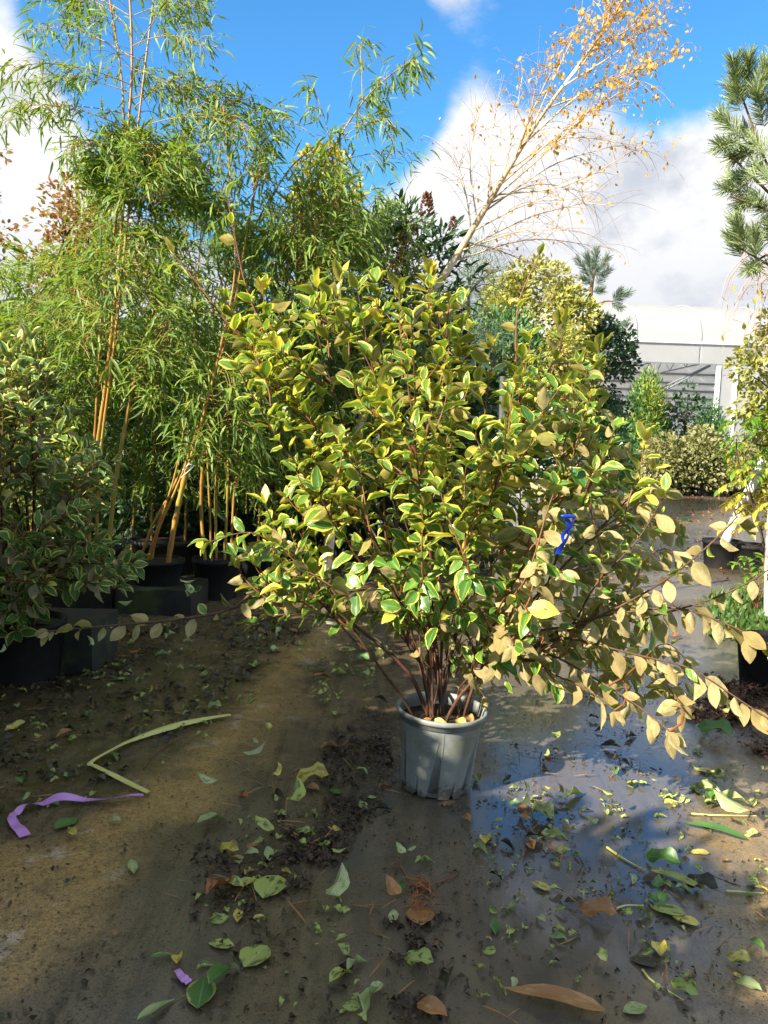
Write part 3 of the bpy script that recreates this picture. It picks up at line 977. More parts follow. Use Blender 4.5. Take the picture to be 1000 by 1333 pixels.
# main stems: end point (pixel, depth), base radius, share of the stem that carries leaves, flip
STEMS = [
    (298, 405, 3.30, .008, .5, .1), (328, 392, 3.10, .008, .5, .1), (465, 376, 3.00, .008, .5, .1), (520, 388, 3.35, .008, .5, .1), (585, 392, 3.10, .008, .5, .1), (310, 480, 3.0, .008, .5, .1),
    (318, 440, 3.35, .010, .45, .15), (345, 420, 3.15, .010, .45, .1), (405, 400, 2.95, .012, .45, .1), (440, 385, 3.35, .012, .45, .1), (492, 385, 3.10, .012, .5, .1),
    (558, 372, 3.25, .013, .5, .1), (535, 410, 2.80, .011, .5, .1), (610, 430, 3.60, .011, .5, .1), (680, 468, 3.10, .011, .5, .1),
    (732, 440, 3.35, .010, .55, .1), (765, 480, 3.05, .010, .5, .1), (800, 560, 2.85, .010, .5, .2), (848, 612, 2.95, .010, .5, .35),
    (868, 640, 2.75, .010, .5, .5), (960, 672, 2.55, .010, .5, .9), (1000, 742, 2.60, .010, .45, .95), (1005, 842, 2.50, .010, .45, .95), (1010, 942, 2.45, .011, .45, .95),
    (872, 952, 2.50, .009, .45, .9), (800, 925, 2.60, .009, .45, .85), (722, 885, 2.68, .008, .5, .5), (655, 850, 2.95, .006, .6, .4), (470, 800, 3.35, .006, .55, .1), (420, 790, 3.45, .006, .55, .1), (590, 830, 3.6, .006, .6, .3), (515, 800, 2.85, .005, .5, .1), (605, 805, 2.72, .005, .5, .3), (645, 865, 2.85, .005, .5, .5), (450, 775, 2.9, .006, .5, .1), (670, 840, 2.6, .005, .5, .5), (560, 800, 3.0, .005, .5, .2),
    (345, 655, 2.95, .009, .5, .1), (275, 705, 3.05, .009, .5, .05), (330, 812, 3.05, .008, .55, .05), (415, 640, 2.65, .009, .5, .1),
    (480, 735, 2.65, .007, .6, .05), (545, 770, 2.58, .006, .7, .0), (612, 750, 2.50, .007, .65, .0), (690, 800, 2.52, .007, .6, .2),
    (420, 560, 3.90, .010, .5, .1), (590, 520, 4.00, .010, .5, .1), (730, 600, 3.85, .010, .5, .2), (500, 470, 3.85, .010, .5, .1), (660, 560, 2.60, .009, .55, .3), (540, 560, 2.55, .009, .5, .1),
]
main_pts = []
prim = []
order = [q for q in range(len(STEMS)) if q % 3 == 0] + [q for q in range(len(STEMS)) if q % 3]
for q in order:
    px, py, Y, r0, lf, fl_ = STEMS[q]
    e = P(px, py, Y)
    a = S.r.uniform(0, 6.28)
    b = soil_top + np.array([0.06 * math.cos(a), 0.06 * math.sin(a), -0.02])
    out = (e - b) * [1, 1, 0]
    b = b + 0.05 * nrm(out + 1e-6)
    low = e[2] < 1.05
    first = q % 3 == 0
    if not first:      # a side branch: leaves one of the main stems some way up
        PP = np.concatenate([p[3:10] for p in prim])
        tgt = b + (e - b) * 0.33 + [0, 0, .05]
        b = PP[np.argmin(np.linalg.norm(PP - tgt, axis=1))]
        out = (e - b) * [1, 1, 0]
    L = np.linalg.norm(e - b)
    c1 = b + np.array([0, 0, 1]) * L * (0.40 if first else 0.22) * (1.15 if low else 1) + out * (0.12 if first else 0.25) + S.r.normal(0, .05, 3)
    if low:
        c2 = e - nrm(out) * 0.42 * L + np.array([0, 0, 0.20 * L])
    else:
        c2 = e - nrm(out * 0.5 + np.array([0, 0, 0.6])) * 0.33 * L
    pts = bez(b, c1, c2, e, 22)
    wob = S.r.normal(0, .022, (6, 3))
    pts[2:-1] += smooth_path(wob, 22)[2:-1] * np.hanning(22)[2:-1, None]
    S.stems.append((pts, r0 * (0.78 if first else 0.5), 0.0024))
    S.leaves(pts, lf if first else lf - .15, 0.029 if fl_ < .8 else 0.036, 0.092 if fl_ < .8 else 0.096, fl_, 0.15 if fl_ < .8 else 0.4, mi=int(px < 700 and py < 700))
    main_pts.append(pts[7:])
    if first:
        prim.append(pts)
# the long low branch reaching left over the ground, pale undersides showing
e = [P(372, 760, 3.15), P(300, 793, 3.12), P(235, 806, 3.08), P(150, 814, 3.05), P(62, 822, 3.0)]
pts = smooth_path([soil_top + [-.05, 0, 0], soil_top * .6 + P(430, 760, 3.2) * .4 + [0, 0, .02]] + e, 30)
S.stems.append((pts, .009, .0035))
S.leaves(pts, 0.42, 0.040, 0.084, 0.8, -0.15, 3)
# tall bare young shoots standing above the crown
for path, lf in (([(350, 460, 3.3), (338, 420, 3.3), (318, 365, 3.3), (296, 258, 3.28)], .45), ([(345, 470, 3.25), (300, 425, 3.2), (262, 375, 3.2), (226, 332, 3.2)], .3),
                 ([(672, 500, 3.35), (672, 430, 3.35), (678, 385, 3.35), (702, 333, 3.35)], .25), ([(735, 520, 3.35), (735, 470, 3.35), (728, 425, 3.35)], .5)):
    pts = smooth_path([P(*q) for q in path], 14)
    S.twigs.append((pts, .006, .0025))
    S.leaves(pts, lf, 0.085, 0.085, 0.2, 0.0, 2, mi=1)
    main_pts.append(pts[:3])
MP = np.concatenate(main_pts)
CROWN = [(305, 405), (360, 392), (440, 380), (505, 385), (560, 372), (600, 420), (625, 470), (690, 470), (735, 445), (780, 470), (788, 520), (770, 560), (835, 590), (865, 630),
         (900, 690), (905, 760), (930, 840), (900, 920), (850, 930), (780, 900), (700, 850), (640, 800), (600, 790), (540, 770), (470, 745), (420, 740), (345, 790), (315, 780), (300, 725), (345, 670), (385, 600), (360, 540), (335, 480)]
tips = sample_volume(CROWN, pot_c[1] + 0.02, 0.72, 235, S.r)
for tpt in tips:
    px, py = proj(tpt)
    # attach to a stem point below and nearer the axis
    tgt = tpt * [0.75, 1, 1] + np.array([0.25 * pot_c[0], 0, -0.22])
    d = np.linalg.norm((MP - tgt) * [1, 1, 0.8], axis=1) + (MP[:, 2] > tpt[2]) * 0.25
    base_p = MP[np.argmin(d)]
    L = np.linalg.norm(tpt - base_p)
    if L > 0.75:
        base_p = tpt + (base_p - tpt) * 0.75 / L
        L = 0.75
    right_low = (px > 690 and py > 640)
    if right_low and S.r.random() < .25:
        continue
    out = nrm((tpt - soil_top) * [1, 1, 0.2])
    fin = nrm(out * 0.5 + np.array([0, 0, 0.8 if not right_low else -0.3]) + S.r.normal(0, .25, 3))
    pts = bez(base_p, base_p + 0.35 * L * nrm(out + [0, 0, .5]), tpt - fin * 0.35 * L, tpt, 9)
    S.twigs.append((pts, .0045, .0018))
    flip = 0.8 if right_low and S.r.random() < .75 else (0.45 if px > 640 and py > 560 else 0.10)
    S.leaves(pts, 0.22, 0.031, 0.088, flip, 0.15 if not right_low else 0.35, mi=int(px < 700 and py < 690))
# upright leading shoots that break the outline
for (px, py, Y) in ((297, 392, 3.3), (343, 384, 3.1), (413, 376, 3.0), (443, 368, 3.3), (489, 370, 3.1), (560, 360, 3.25), (602, 398, 3.2), (735, 424, 3.35), (780, 456, 3.1), (642, 452, 3.3), (690, 442, 3.2), (330, 440, 3.0), (840, 575, 2.9), (520, 382, 3.0)):
    q = P(px, py, Y)
    b = q + np.array([(pot_c[0] - q[0]) * .10, S.r.uniform(-.05, .05), -S.r.uniform(.24, .34)])
    pts = bez(b, b + [0, 0, .1], q - [0, 0, .1], q, 9)
    S.twigs.append((pts, .004, .0018))
    S.leaves(pts, .1, .034, .095, .08, .0, 4, mi=1)
# dry leaves and short twigs hanging round the stems above the rim
for k in range(34):
    q = P(S.r.normal(610, 48), S.r.uniform(800, 915), S.r.uniform(2.95, 3.4))
    b = soil_top + (q - soil_top) * [.45, .45, .75] + [0, 0, .05]
    pts = bez(b, b + [0, 0, .06], q + [0, 0, .06], q, 7)
    S.twigs.append((pts, .003, .0012))
    S.leaves(pts, .55, .05, .062, .6, .7, 1)
# a few dry leaves in the pot
S.finish(shrub, [M_EL, M_EL_LIT], 300)
print('main shrub leaves', len(S.lp))

# --- the shaded variegated shrub at the left edge
lc = np.array([P(20, 800, 4.35)[0], 4.45, 0.0])
lshrub = thing('variegated_shrub', 'dark green cream-edged shrub in shade at the left edge', 'shrub', lc)
S = Shrub(23)
LCROWN = [(-150, 420), (-60, 400), (20, 400), (60, 470), (110, 540), (150, 590), (140, 640), (125, 690), (178, 725), (175, 760), (120, 778), (70, 770), (60, 815), (0, 850), (-60, 860), (-150, 860)]
LST = [(-90, 400, 4.5), (-20, 420, 4.4), (30, 440, 4.6), (70, 500, 4.3), (120, 580, 4.2), (40, 560, 4.0), (100, 650, 4.0), (172, 735, 3.95), (130, 760, 3.9), (60, 760, 3.9), (0, 640, 3.85), (-60, 560, 4.0), (-80, 700, 4.0), (30, 700, 3.85), (-100, 800, 4.2), (150, 600, 4.5)]
mains = []
for q, (px, py, Y) in enumerate(LST):
    e = P(px, py, Y)
    b = lc + [S.r.uniform(-.08, .08), S.r.uniform(-.08, .08), 0.30]
    L = np.linalg.norm(e - b)
    c1 = b + np.array([0, 0, 0.45 * L])
    c2 = e - nrm((e - b) * [1, 1, 0] + [0, 0, .15]) * .3 * L
    pts = bez(b, c1, c2, e, 16)
    S.stems.append((pts, .010, .003))
    S.leaves(pts, 0.5, 0.045, 0.100, 0.03, 0.15)
    mains.append(pts[5:])
MP = np.concatenate(mains)
for tpt in sample_volume(LCROWN, 4.3, 0.62, 290, S.r):
    tgt = tpt * [.8, 1, 1] + np.array([.2 * lc[0], 0, -.2])
    base_p = MP[np.argmin(np.linalg.norm(MP - tgt, axis=1))]
    L = np.linalg.norm(tpt - base_p)
    out = nrm((tpt - lc) * [1, 1, .2])
    pts = bez(base_p, base_p + .3 * L * nrm(out + [0, 0, .5]), tpt - .3 * L * nrm(out + [0, 0, .4]), tpt, 8)
    S.twigs.append((pts, .004, .0018))
    S.leaves(pts, 0.2, 0.038, 0.104, 0.04, 0.12)
S.finish(lshrub, [M_EL2], 300)
print('left shrub leaves', len(S.lp))
lp_ = MB().lathe([(0.20, 0), (0.23, 0.30), (0.245, 0.31), (0.245, 0.34), (0.225, 0.34), (0.21, 0.29), (0.001, 0.29)], 40, lc)
lp_.build('pot', M_BPOT, lshrub)


# ------------------------------------------------------------------ bamboos
BAM_T = [leaf_template(4, 0.055 + 0.008 * (k % 3), 0.25, 0.05 + 0.07 * (k % 4), 0.0, 0.3 * ((k % 3) - 1), 0.03, 0.8, 1, seed=40 + k, tip=0.7) for k in range(6)]


def black_pot(c, r, h, parent, mat=None, name='pot'):
    m = MB().lathe([(r * 0.80, 0), (r * 0.94, h * 0.86), (r, h * 0.87), (r, h), (r * 0.95, h), (r * 0.92, h * 0.90), (0.001, h * 0.89)], 40, c)
    o = m.build(name, mat or M_BPOT, parent)
    s = MB().lathe([(r * 0.925, h * 0.905), (r * 0.6, h * 0.925), (0.001, h * 0.93)], 28, c)
    s.build('soil', M_SOIL, parent if parent is not None else o)
    return o


class Bamboo:
    def __init__(s, seed):
        s.r = np.random.default_rng(seed)
        s.culms, s.tw, s.lp, s.ld, s.ln, s.ls = [], [], [], [], [], []

    def culm(s, path, Y, r0, r1, n=40):
        pts = smooth_path([P(px, py, Y if len(q) == 0 else q[0]) for px, py, *q in path], n)
        L = np.linalg.norm(np.diff(pts, axis=0), axis=1).sum()
        rad = np.linspace(r0, r1, n)
        fine = smooth_path(pts, max(20, int(L / 0.055)))
        rr = np.interp(np.linspace(0, 1, len(fine)), np.linspace(0, 1, n), rad)
        rr = rr * np.where(np.arange(len(fine)) % 4 == 0, 1.22, 1.0)      # swollen joints
        s.culms.append((fine, rr))
        return pts

    def spray(s, o, out, L, n, leaf=0.14, droop=0.30):
        r = s.r
        up = np.array([0, 0, 1.0])
        e = o + out * L * 0.9 - up * L * droop * r.uniform(0.3, 1.2)
        pts = bez(o, o + out * L * 0.35 + up * 0.22 * L, e - out * 0.3 * L + up * 0.12 * L, e, 8)
        s.tw.append((pts, 0.0028, 0.0012))
        for k in range(n):
            f = r.uniform(0.25, 1.0) * 6.999
            i = int(f)
            p = pts[i] + (pts[i + 1] - pts[i]) * (f - i)
            T = nrm(pts[i + 1] - pts[i])
            D = T * 0.60 + r.normal(0, 0.48, 3) + np.array([0, 0, -0.26])
            s.lp.append(p + r.normal(0, 0.035, 3))
            s.ld.append(D)
            s.ln.append(np.array([0, 0, 0.8]) + r.normal(0, 0.5, 3) + 0.3 * sun_dir)
            s.ls.append(leaf * r.uniform(0.65, 1.25))

    def volume(s, poly, Y, depth, n, per=14, leaf=0.14, L=0.5):
        C = np.concatenate([c for c, _ in s.culms])
        for c in sample_volume(poly, Y, depth, n, s.r):
            d = np.linalg.norm((C - c) * [1, 1, 0.6], axis=1)
            b = C[np.argmin(d)]
            out = nrm((c - b) * [1, 1, 0.3] + s.r.normal(0, 0.14, 3) + [0, 0, .10])
            LL = L * s.r.uniform(0.7, 1.3)
            s.spray(c - out * LL * 0.5, out, LL, per, leaf)
            if np.linalg.norm(c - b) > 0.25:
                s.tw.append((bez(b, b * .6 + c * .4 + [0, 0, .12], c * .8 + b * .2 + [0, 0, .08], c - out * LL * 0.5, 5), 0.004, 0.0028))

    def finish(s, parent, mat=None):
        for pts, rad in s.culms:
            MB().tube(pts, rad, 8).build('cane', M_CANE, parent)
        m = MB()
        for pts, r0, r1 in s.tw:
            m.tube(pts, np.linspace(r0, r1, len(pts)), 4, cap=False)
        m.build('twig_growth', M_CANEB, parent, kind='stuff')
        n = len(s.lp)
        part('foliage', inst_mesh('foliage', BAM_T, s.r.integers(0, len(BAM_T), n), frames(np.array(s.ld), np.array(s.ln)), np.array(s.lp), np.array(s.ls), s.r.random(n), mat or M_BAM), parent, kind='stuff')
        return n


# mossy concrete blocks under the bamboo pots
def rough_block(name, label, lo, hi, seed):
    r = np.random.default_rng(seed)
    lo, hi = np.array(lo, float), np.array(hi, float)
    n = (hi - lo) / 0.07
    m = MB()
    for ax in range(3):
        u, v = [k for k in range(3) if k != ax]
        nu, nv = int(max(3, n[u])), int(max(3, n[v]))
        for sd in (0, 1):
            A, B = np.meshgrid(np.linspace(lo[u], hi[u], nu), np.linspace(lo[v], hi[v], nv))
            V = np.zeros((A.size, 3))
            V[:, u], V[:, v], V[:, ax] = A.ravel(), B.ravel(), (hi if sd else lo)[ax]
            q = V * 9 + 40
            V = V + 0.016 * (np.stack([vnoise(q[:, 0] + q[:, 2], q[:, 1], seed + c) for c in range(3)], -1) - 0.5)
            c = (lo + hi) / 2
            e = np.abs(V - c) / ((hi - lo) / 2)
            V = c + (V - c) * (1 - 0.02 * ((e > 0.9).sum(1, keepdims=True) >= 2))
            F = [[a * nu + b, a * nu + b + 1, (a + 1) * nu + b + 1, (a + 1) * nu + b] for a in range(nv - 1) for b in range(nu - 1)]
            if (sd == 0) != (ax == 1):
                F = [f[::-1] for f in F]
            m.add(V, F)
    o = m.build(name, M_BLOCK)
    tag(o, label, 'block')
    return o


b0 = G(250, 803)
bx1, by0 = b0[0], b0[1]
rough_block('concrete_block', 'low mossy concrete block under the wide black bamboo pot', (bx1 - 0.62, by0, -0.01), (bx1, by0 + 0.62, 0.205), 3)
b1 = G(122, 878)
rough_block('concrete_block', 'shade-darkened concrete block under the shaded shrub at the left edge', (b1[0] - 1.0, b1[1], -0.01), (b1[0], b1[1] + 0.45, 0.30), 5)
b2 = G(150, 800)
rough_block('concrete_block', 'shaded concrete block behind the cream-edged shrub', (b2[0] - 1.2, by0 + 0.10, -0.01), (bx1 - 0.66, by0 + 0.7, 0.22), 8)

YB = by0 + 0.30
cA = P(120, 730, YB + 0.05) * [1, 1, 0] + [0, 0, 0.22]
bA = thing('bamboo', 'tallest golden-caned bamboo tied with a white strap, reaching past the top edge', 'bamboo', cA, 'potted bamboos along the left')
B = Bamboo(31)
A1 = B.culm([(116, 735), (119, 640), (140, 480), (158, 300), (166, 180), (172, 80), (166, -70)], YB, 0.017, 0.008)
A2 = B.culm([(126, 735), (129, 610), (150, 440), (166, 290), (185, 120), (205, -40)], YB, 0.014, 0.006)
A3 = B.culm([(112, 735), (124, 560), (134, 400), (156, 250), (160, 120), (140, -20)], YB + .12, 0.013, 0.006)
B.culm([(140, 735), (150, 630), (166, 540), (178, 480)], YB + .1, 0.018, 0.016, 20)
for (o, e) in (((172, 75), (45, 42)), ((170, 110), (22, 88)), ((168, 150), (4, 160)), ((170, 170), (30, 140)), ((172, 60), (262, 60)), ((175, 90), (268, 150)), ((172, 40), (95, 0)),
               ((175, 20), (252, 12)), ((170, 130), (285, 118)), ((170, 170), (310, 165)), ((165, 200), (100, 190)), ((166, 215), (250, 250)), ((168, 20), (60, -10)), ((180, 60), (240, -10)), ((168, 120), (60, 110)), ((175, 140), (240, 100))):
    o3, e3 = P(o[0], o[1], YB), P(e[0], e[1], YB + B.r.uniform(-.5, .5))
    L = np.linalg.norm(e3 - o3)
    pts = bez(o3, o3 + (e3 - o3) * .4 + [0, 0, .12 * L], e3 - (e3 - o3) * .25 + [0, 0, .12 * L], e3, 14)
    B.tw.append((pts, .0045, .0015))
    for q in range(4, 14):
        for _ in range(2):
            B.spray(pts[q], nrm((e3 - o3) + B.r.normal(0, .45 * L, 3)), 0.20, 5, 0.125, .5)
for q in range(70):     # feathery growth round the bare upper canes
    c = [A1, A2, A3][q % 3]
    o3 = c[int(B.r.uniform(20, 39))]
    B.spray(o3, nrm(B.r.normal(0, 1, 3) * [1, 1, .2]), B.r.uniform(.25, .55), 9, 0.13)
B.volume([(115, 190), (160, 165), (215, 180), (255, 225), (262, 262), (200, 268), (150, 262), (118, 230)], YB, 0.40, 120, 18, 0.14, .4)
B.volume([(60, 330), (120, 290), (210, 280), (255, 330), (260, 450), (200, 520), (120, 500), (50, 440)], YB + .1, 0.55, 170, 16, 0.145, .45)
nb = B.finish(bA)
pA = black_pot(cA, 0.24, 0.26, bA)
q3 = P(172, 258, YB - 0.06)
a = np.linspace(0, 2 * math.pi, 25)
MB().tube(np.stack([q3[0] + .10 * np.cos(a), q3[1] + .06 + .07 * np.sin(a), q3[2] + .02 * np.sin(a + 1)], -1), 0.008, 5, cap=False).build('strap', M_TIE, bA)

cB = np.array([(P(205, 745, YB)[0]), YB, 0.205])
bB = thing('bamboo', 'bamboo leaning in the wide black pot on the mossy block, thick cut cane', 'bamboo', cB, 'potted bamboos along the left')
B = Bamboo(32)
B.culm([(216, 750), (226, 690), (234, 650), (244, 608)], YB - .1, 0.021, 0.020, 24)
B.culm([(244, 610), (268, 530), (290, 440), (306, 350), (300, 230), (290, 130)], YB - .08, 0.012, 0.005)
B.culm([(184, 752), (206, 690), (240, 610), (268, 520), (300, 420), (330, 250)], YB, 0.012, 0.005)
B.culm([(190, 752), (212, 670), (232, 600), (250, 480), (262, 300), (280, 150)], YB + .05, 0.010, 0.004)
B.culm([(196, 752), (204, 690), (222, 640), (262, 570)], YB + .1, 0.009, 0.006, 20)
B.culm([(176, 752), (196, 690), (228, 630), (246, 590)], YB + .08, 0.010, 0.007, 20)
B.volume([(235, 150), (290, 112), (335, 130), (360, 185), (372, 235), (330, 330), (262, 310), (222, 230)], YB + .1, 0.5, 105, 12, 0.14, .45)
B.volume([(205, 480), (260, 440), (330, 470), (330, 570), (270, 600), (215, 570)], YB, 0.35, 60, 13, 0.15, .35)
nb += B.finish(bB)
black_pot(cB, 0.225, 0.20, bB)
m = MB().tube([P(238, 612, YB - .13), P(246, 604, YB - .14), P(254, 606, YB - .12), P(236, 622, YB - .15)], 0.005, 5)
m.build('tie', M_TIE, bB)

YC = 6.75
cC = np.array([P(282, 740, YC)[0], YC, 0.0])
bC = thing('bamboo', 'bamboo in the tall black pot, one long plume arching right against the sky', 'bamboo', cC, 'potted bamboos along the left')
B = Bamboo(33)
C1 = B.culm([(268, 740), (262, 650), (272, 560), (310, 460), (352, 360), (396, 265), (432, 195), (475, 130), (512, 95), (548, 72)], YC, 0.016, 0.003, 50)
B.culm([(282, 740), (281, 640), (288, 540), (304, 400), (330, 260), (350, 190)], YC + .1, 0.013, 0.005)
B.culm([(292, 740), (297, 620), (300, 500), (320, 330), (370, 230), (410, 190)], YC + .05, 0.013, 0.005)
B.culm([(276, 740), (272, 640), (268, 560), (262, 460), (300, 330)], YC - .05, 0.010, 0.005)
B.culm([(300, 740), (305, 640), (315, 540), (345, 400), (400, 290)], YC + .15, 0.012, 0.005)
for q in range(26, 50):
    for _ in range(2):
        B.spray(C1[q], nrm([B.r.uniform(-.6, 1), B.r.uniform(-1, 1), B.r.uniform(-.3, .5)]), B.r.uniform(.16, .42) * (1.25 - q / 60), 7, 0.15, .6)
for (o, e) in (((472, 135), (468, 58)), ((440, 185), (505, 160)), ((420, 220), (528, 205)), ((430, 200), (352, 150)), ((432, 195), (410, 125)), ((395, 265), (470, 275))):
    o3, e3 = P(o[0], o[1], YC), P(e[0], e[1], YC + B.r.uniform(-.3, .3))
    pts = bez(o3, o3 + (e3 - o3) * .4 + [0, 0, .1], e3 - (e3 - o3) * .25 + [0, 0, .08], e3, 10)
    B.tw.append((pts, .004, .0015))
    for k in range(3, 10):
        B.spray(pts[k], nrm((e3 - o3) + B.r.normal(0, .3, 3)), 0.2, 6, 0.15, .6)
B.volume([(370, 240), (410, 190), (450, 215), (480, 290), (470, 400), (400, 440), (330, 400), (320, 320)], YC, 0.55, 200, 16, 0.145, .45)
B.volume([(270, 420), (330, 380), (380, 450), (370, 580), (320, 650), (280, 600)], YC, 0.45, 70, 13, 0.15, .4)
nb += B.finish(bC)
black_pot(cC, 0.215, 0.36, bC)

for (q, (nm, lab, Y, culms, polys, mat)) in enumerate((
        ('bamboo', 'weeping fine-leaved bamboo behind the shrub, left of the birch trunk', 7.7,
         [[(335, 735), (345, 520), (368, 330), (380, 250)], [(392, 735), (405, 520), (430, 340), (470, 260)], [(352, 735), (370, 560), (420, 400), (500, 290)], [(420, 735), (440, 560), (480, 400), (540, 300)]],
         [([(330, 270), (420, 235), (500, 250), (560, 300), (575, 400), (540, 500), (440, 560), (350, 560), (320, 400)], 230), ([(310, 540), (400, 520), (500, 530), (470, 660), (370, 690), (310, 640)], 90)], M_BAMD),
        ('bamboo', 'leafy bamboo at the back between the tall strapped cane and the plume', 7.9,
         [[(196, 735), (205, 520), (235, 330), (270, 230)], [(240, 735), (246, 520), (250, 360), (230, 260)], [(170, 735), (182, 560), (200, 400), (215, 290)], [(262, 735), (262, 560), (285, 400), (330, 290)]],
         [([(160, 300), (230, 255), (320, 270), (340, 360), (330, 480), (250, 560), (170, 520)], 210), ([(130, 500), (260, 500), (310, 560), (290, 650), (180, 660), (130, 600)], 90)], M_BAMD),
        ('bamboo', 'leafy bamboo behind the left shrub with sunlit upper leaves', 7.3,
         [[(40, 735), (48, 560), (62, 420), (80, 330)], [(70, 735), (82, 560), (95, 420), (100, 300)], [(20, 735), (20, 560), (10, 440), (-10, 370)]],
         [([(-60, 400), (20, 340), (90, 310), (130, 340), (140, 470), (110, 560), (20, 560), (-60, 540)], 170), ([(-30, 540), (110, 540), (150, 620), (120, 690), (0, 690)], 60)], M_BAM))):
    c = np.array([P(culms[0][0][0] + 20, 735, Y)[0], Y, 0.0])
    bt = thing(nm, lab, 'bamboo', c, 'potted bamboos along the left')
    B = Bamboo(50 + q)
    for k, cu in enumerate(culms):
        B.culm([(c[0] * 0 + cu[0][0], cu[0][1])] + cu[1:], Y + 0.06 * k, 0.013, 0.005, 30)
    for poly, n in polys:
        B.volume(poly, Y, 0.7, int(n * 1.35), 17, 0.15, .5)
    nb += B.finish(bt, mat)
    black_pot(c, 0.36, 0.34, bt)
print('bamboo leaves', nb)

# ------------------------------------------------------------------ leaf clouds: shrubs, conifers and trees
OVAL = [leaf_template(3, 0.24 + .03 * k, 0.15, 0.1 + .06 * k, 0.0, 0.2 * (k - 1), 0.06, 0.75, 1, seed=70 + k) for k in range(3)]
LANCE = [leaf_template(3, 0.12 + .02 * k, 0.15, 0.1 + .08 * k, 0.0, 0.2 * (k - 1), 0.05, 0.8, 1, seed=80 + k) for k in range(3)]
NEEDLE = [leaf_template(2, 0.026, 0.0, 0.03 + 0.05 * k, 0.0, 0.4 * k, 0.0, 0.4, 1, seed=90 + k) for k in range(3)]
SPRAY = [leaf_template(3, 0.16, 0.3, 0.15 * k, 0.05, 0.5 * (k - 1), 0.02, 0.6, 1, seed=95 + k) for k in range(3)]


def cloud(r, poly, Y, depth, n, temps, leaf, clumps=40, spread=0.16, up=0.3, hang=0.0, conifer=0.0, shell=0.75):
    """leaves gathered in clumps on twigs through the crown's volume; returns arrays and the clump centres"""
    C = sample_volume(poly, Y, depth, clumps, r)
    mid = C.mean(0)
    k = r.integers(0, len(C), n)
    off = nrm(r.normal(0, 1, (n, 3))) * (r.random(n) ** (1 - shell))[:, None] * spread * r.uniform(0.7, 1.3, len(C))[k][:, None]
    pos = C[k] + off * [1, 1, 0.8 + conifer]
    pos[:, 2] = np.where(pos[:, 2] < 0.04, 0.04 + 0.5 * r.random(n), pos[:, 2])
    outw = nrm(off) * 0.8 + nrm(pos - mid) * 0.5
    D = outw + r.normal(0, 0.45, (n, 3)) + np.array([0, 0, -hang])
    if conifer:
        D = outw * 0.5 + r.normal(0, 0.25, (n, 3)) + np.array([0, 0, conifer])
    N = np.array([0, 0, up]) + outw * 0.4 + r.normal(0, 0.5, (n, 3))
    return dict(temps=temps, idx=r.integers(0, len(temps), n), M=frames(D, N), pos=pos, size=leaf * r.uniform(0.6, 1.25, n), rnd=r.random(n)), C


def cloud_mesh(d, mat):
    return inst_mesh('crown', d['temps'], d['idx'], d['M'], d['pos'], d['size'], d['rnd'], mat)


def limbs(parent, base, C, r, r0, mat, trunk_top=None, n=24, name='trunk'):
    top = trunk_top if trunk_top is not None else np.array([C[:, 0].mean(), C[:, 1].mean(), np.quantile(C[:, 2], 0.85)])
    tp = bez(base, base + [0, 0, .35 * (top[2] - base[2])], top - [0, 0, .3 * (top[2] - base[2])], top, 14)
    m = MB().tube(tp, np.linspace(r0, r0 * .25, 14), 8)
    m.build(name, mat, parent)
    m = MB()
    for q in r.choice(len(C), min(n, len(C)), replace=False):
        c = C[q]
        k = np.argmin(np.linalg.norm((tp - c) * [1, 1, 1.0] + [0, 0, .25], axis=1))
        b = tp[min(k, 12)]
        m.tube(bez(b, b * .6 + c * .4 + [0, 0, .05], b * .3 + c * .7 + [0, 0, .05], c, 6), np.linspace(r0 * .3, r0 * .06 + .001, 6), 5, cap=False)
    m.build('limb_growth', mat, parent, kind='stuff')


def plant(name, label, cat, Y, poly, depth, n, temps, leaf, mat, seed, clumps=40, spread=0.16, trunk=None, r0=0.03, bark=None, pot=None, group=None, base_px=None, nlimb=24, z0=0.0, **kw):
    r = np.random.default_rng(seed)
    d, C = cloud(r, poly, Y, depth, n, temps, leaf, clumps, spread, **kw)
    bx = C[:, 0].mean() if base_px is None else P(base_px[0], base_px[1], Y)[0]
    base = np.array([bx, Y, z0])
    th_ = thing(name, label, cat, base, group)
    part('crown' if cat in ('tree', 'conifer', 'pine') else 'foliage', cloud_mesh(d, mat), th_, kind='stuff')
    pb = base.copy()
    if pot:
        black_pot(base, pot[0], pot[1], th_, pot[2] if len(pot) > 2 else None)
        pb = base + [0, 0, pot[1] * 0.85]
    limbs(th_, pb, C, r, r0, bark or M_TRUNK, n=nlimb)
    return th_, r, C


# dark evergreens closing the view behind the bamboos
for k, (poly, lab) in enumerate((
        ([(-160, 470), (-60, 430), (70, 420), (110, 520), (110, 735), (-160, 745)], 'dark evergreen shrub behind the bamboos at the far left'),
        ([(70, 470), (170, 420), (270, 440), (300, 560), (290, 730), (70, 735)], 'dark evergreen shrub showing low between the bamboo canes'),
        ([(270, 450), (360, 420), (450, 430), (480, 560), (470, 725), (270, 730)], 'dark evergreen shrub low behind the tall black pot'),
        ([(440, 440), (540, 400), (620, 430), (650, 560), (640, 710), (440, 725)], 'dark evergreen shrub behind the middle of the potted shrub'))):
    plant('evergreen_shrub', lab, 'shrub', 9.0, poly, 0.8, 4200, OVAL, 0.13, M_DARK, 200 + k, 60, 0.32, r0=0.04, group='evergreens behind the bamboos')

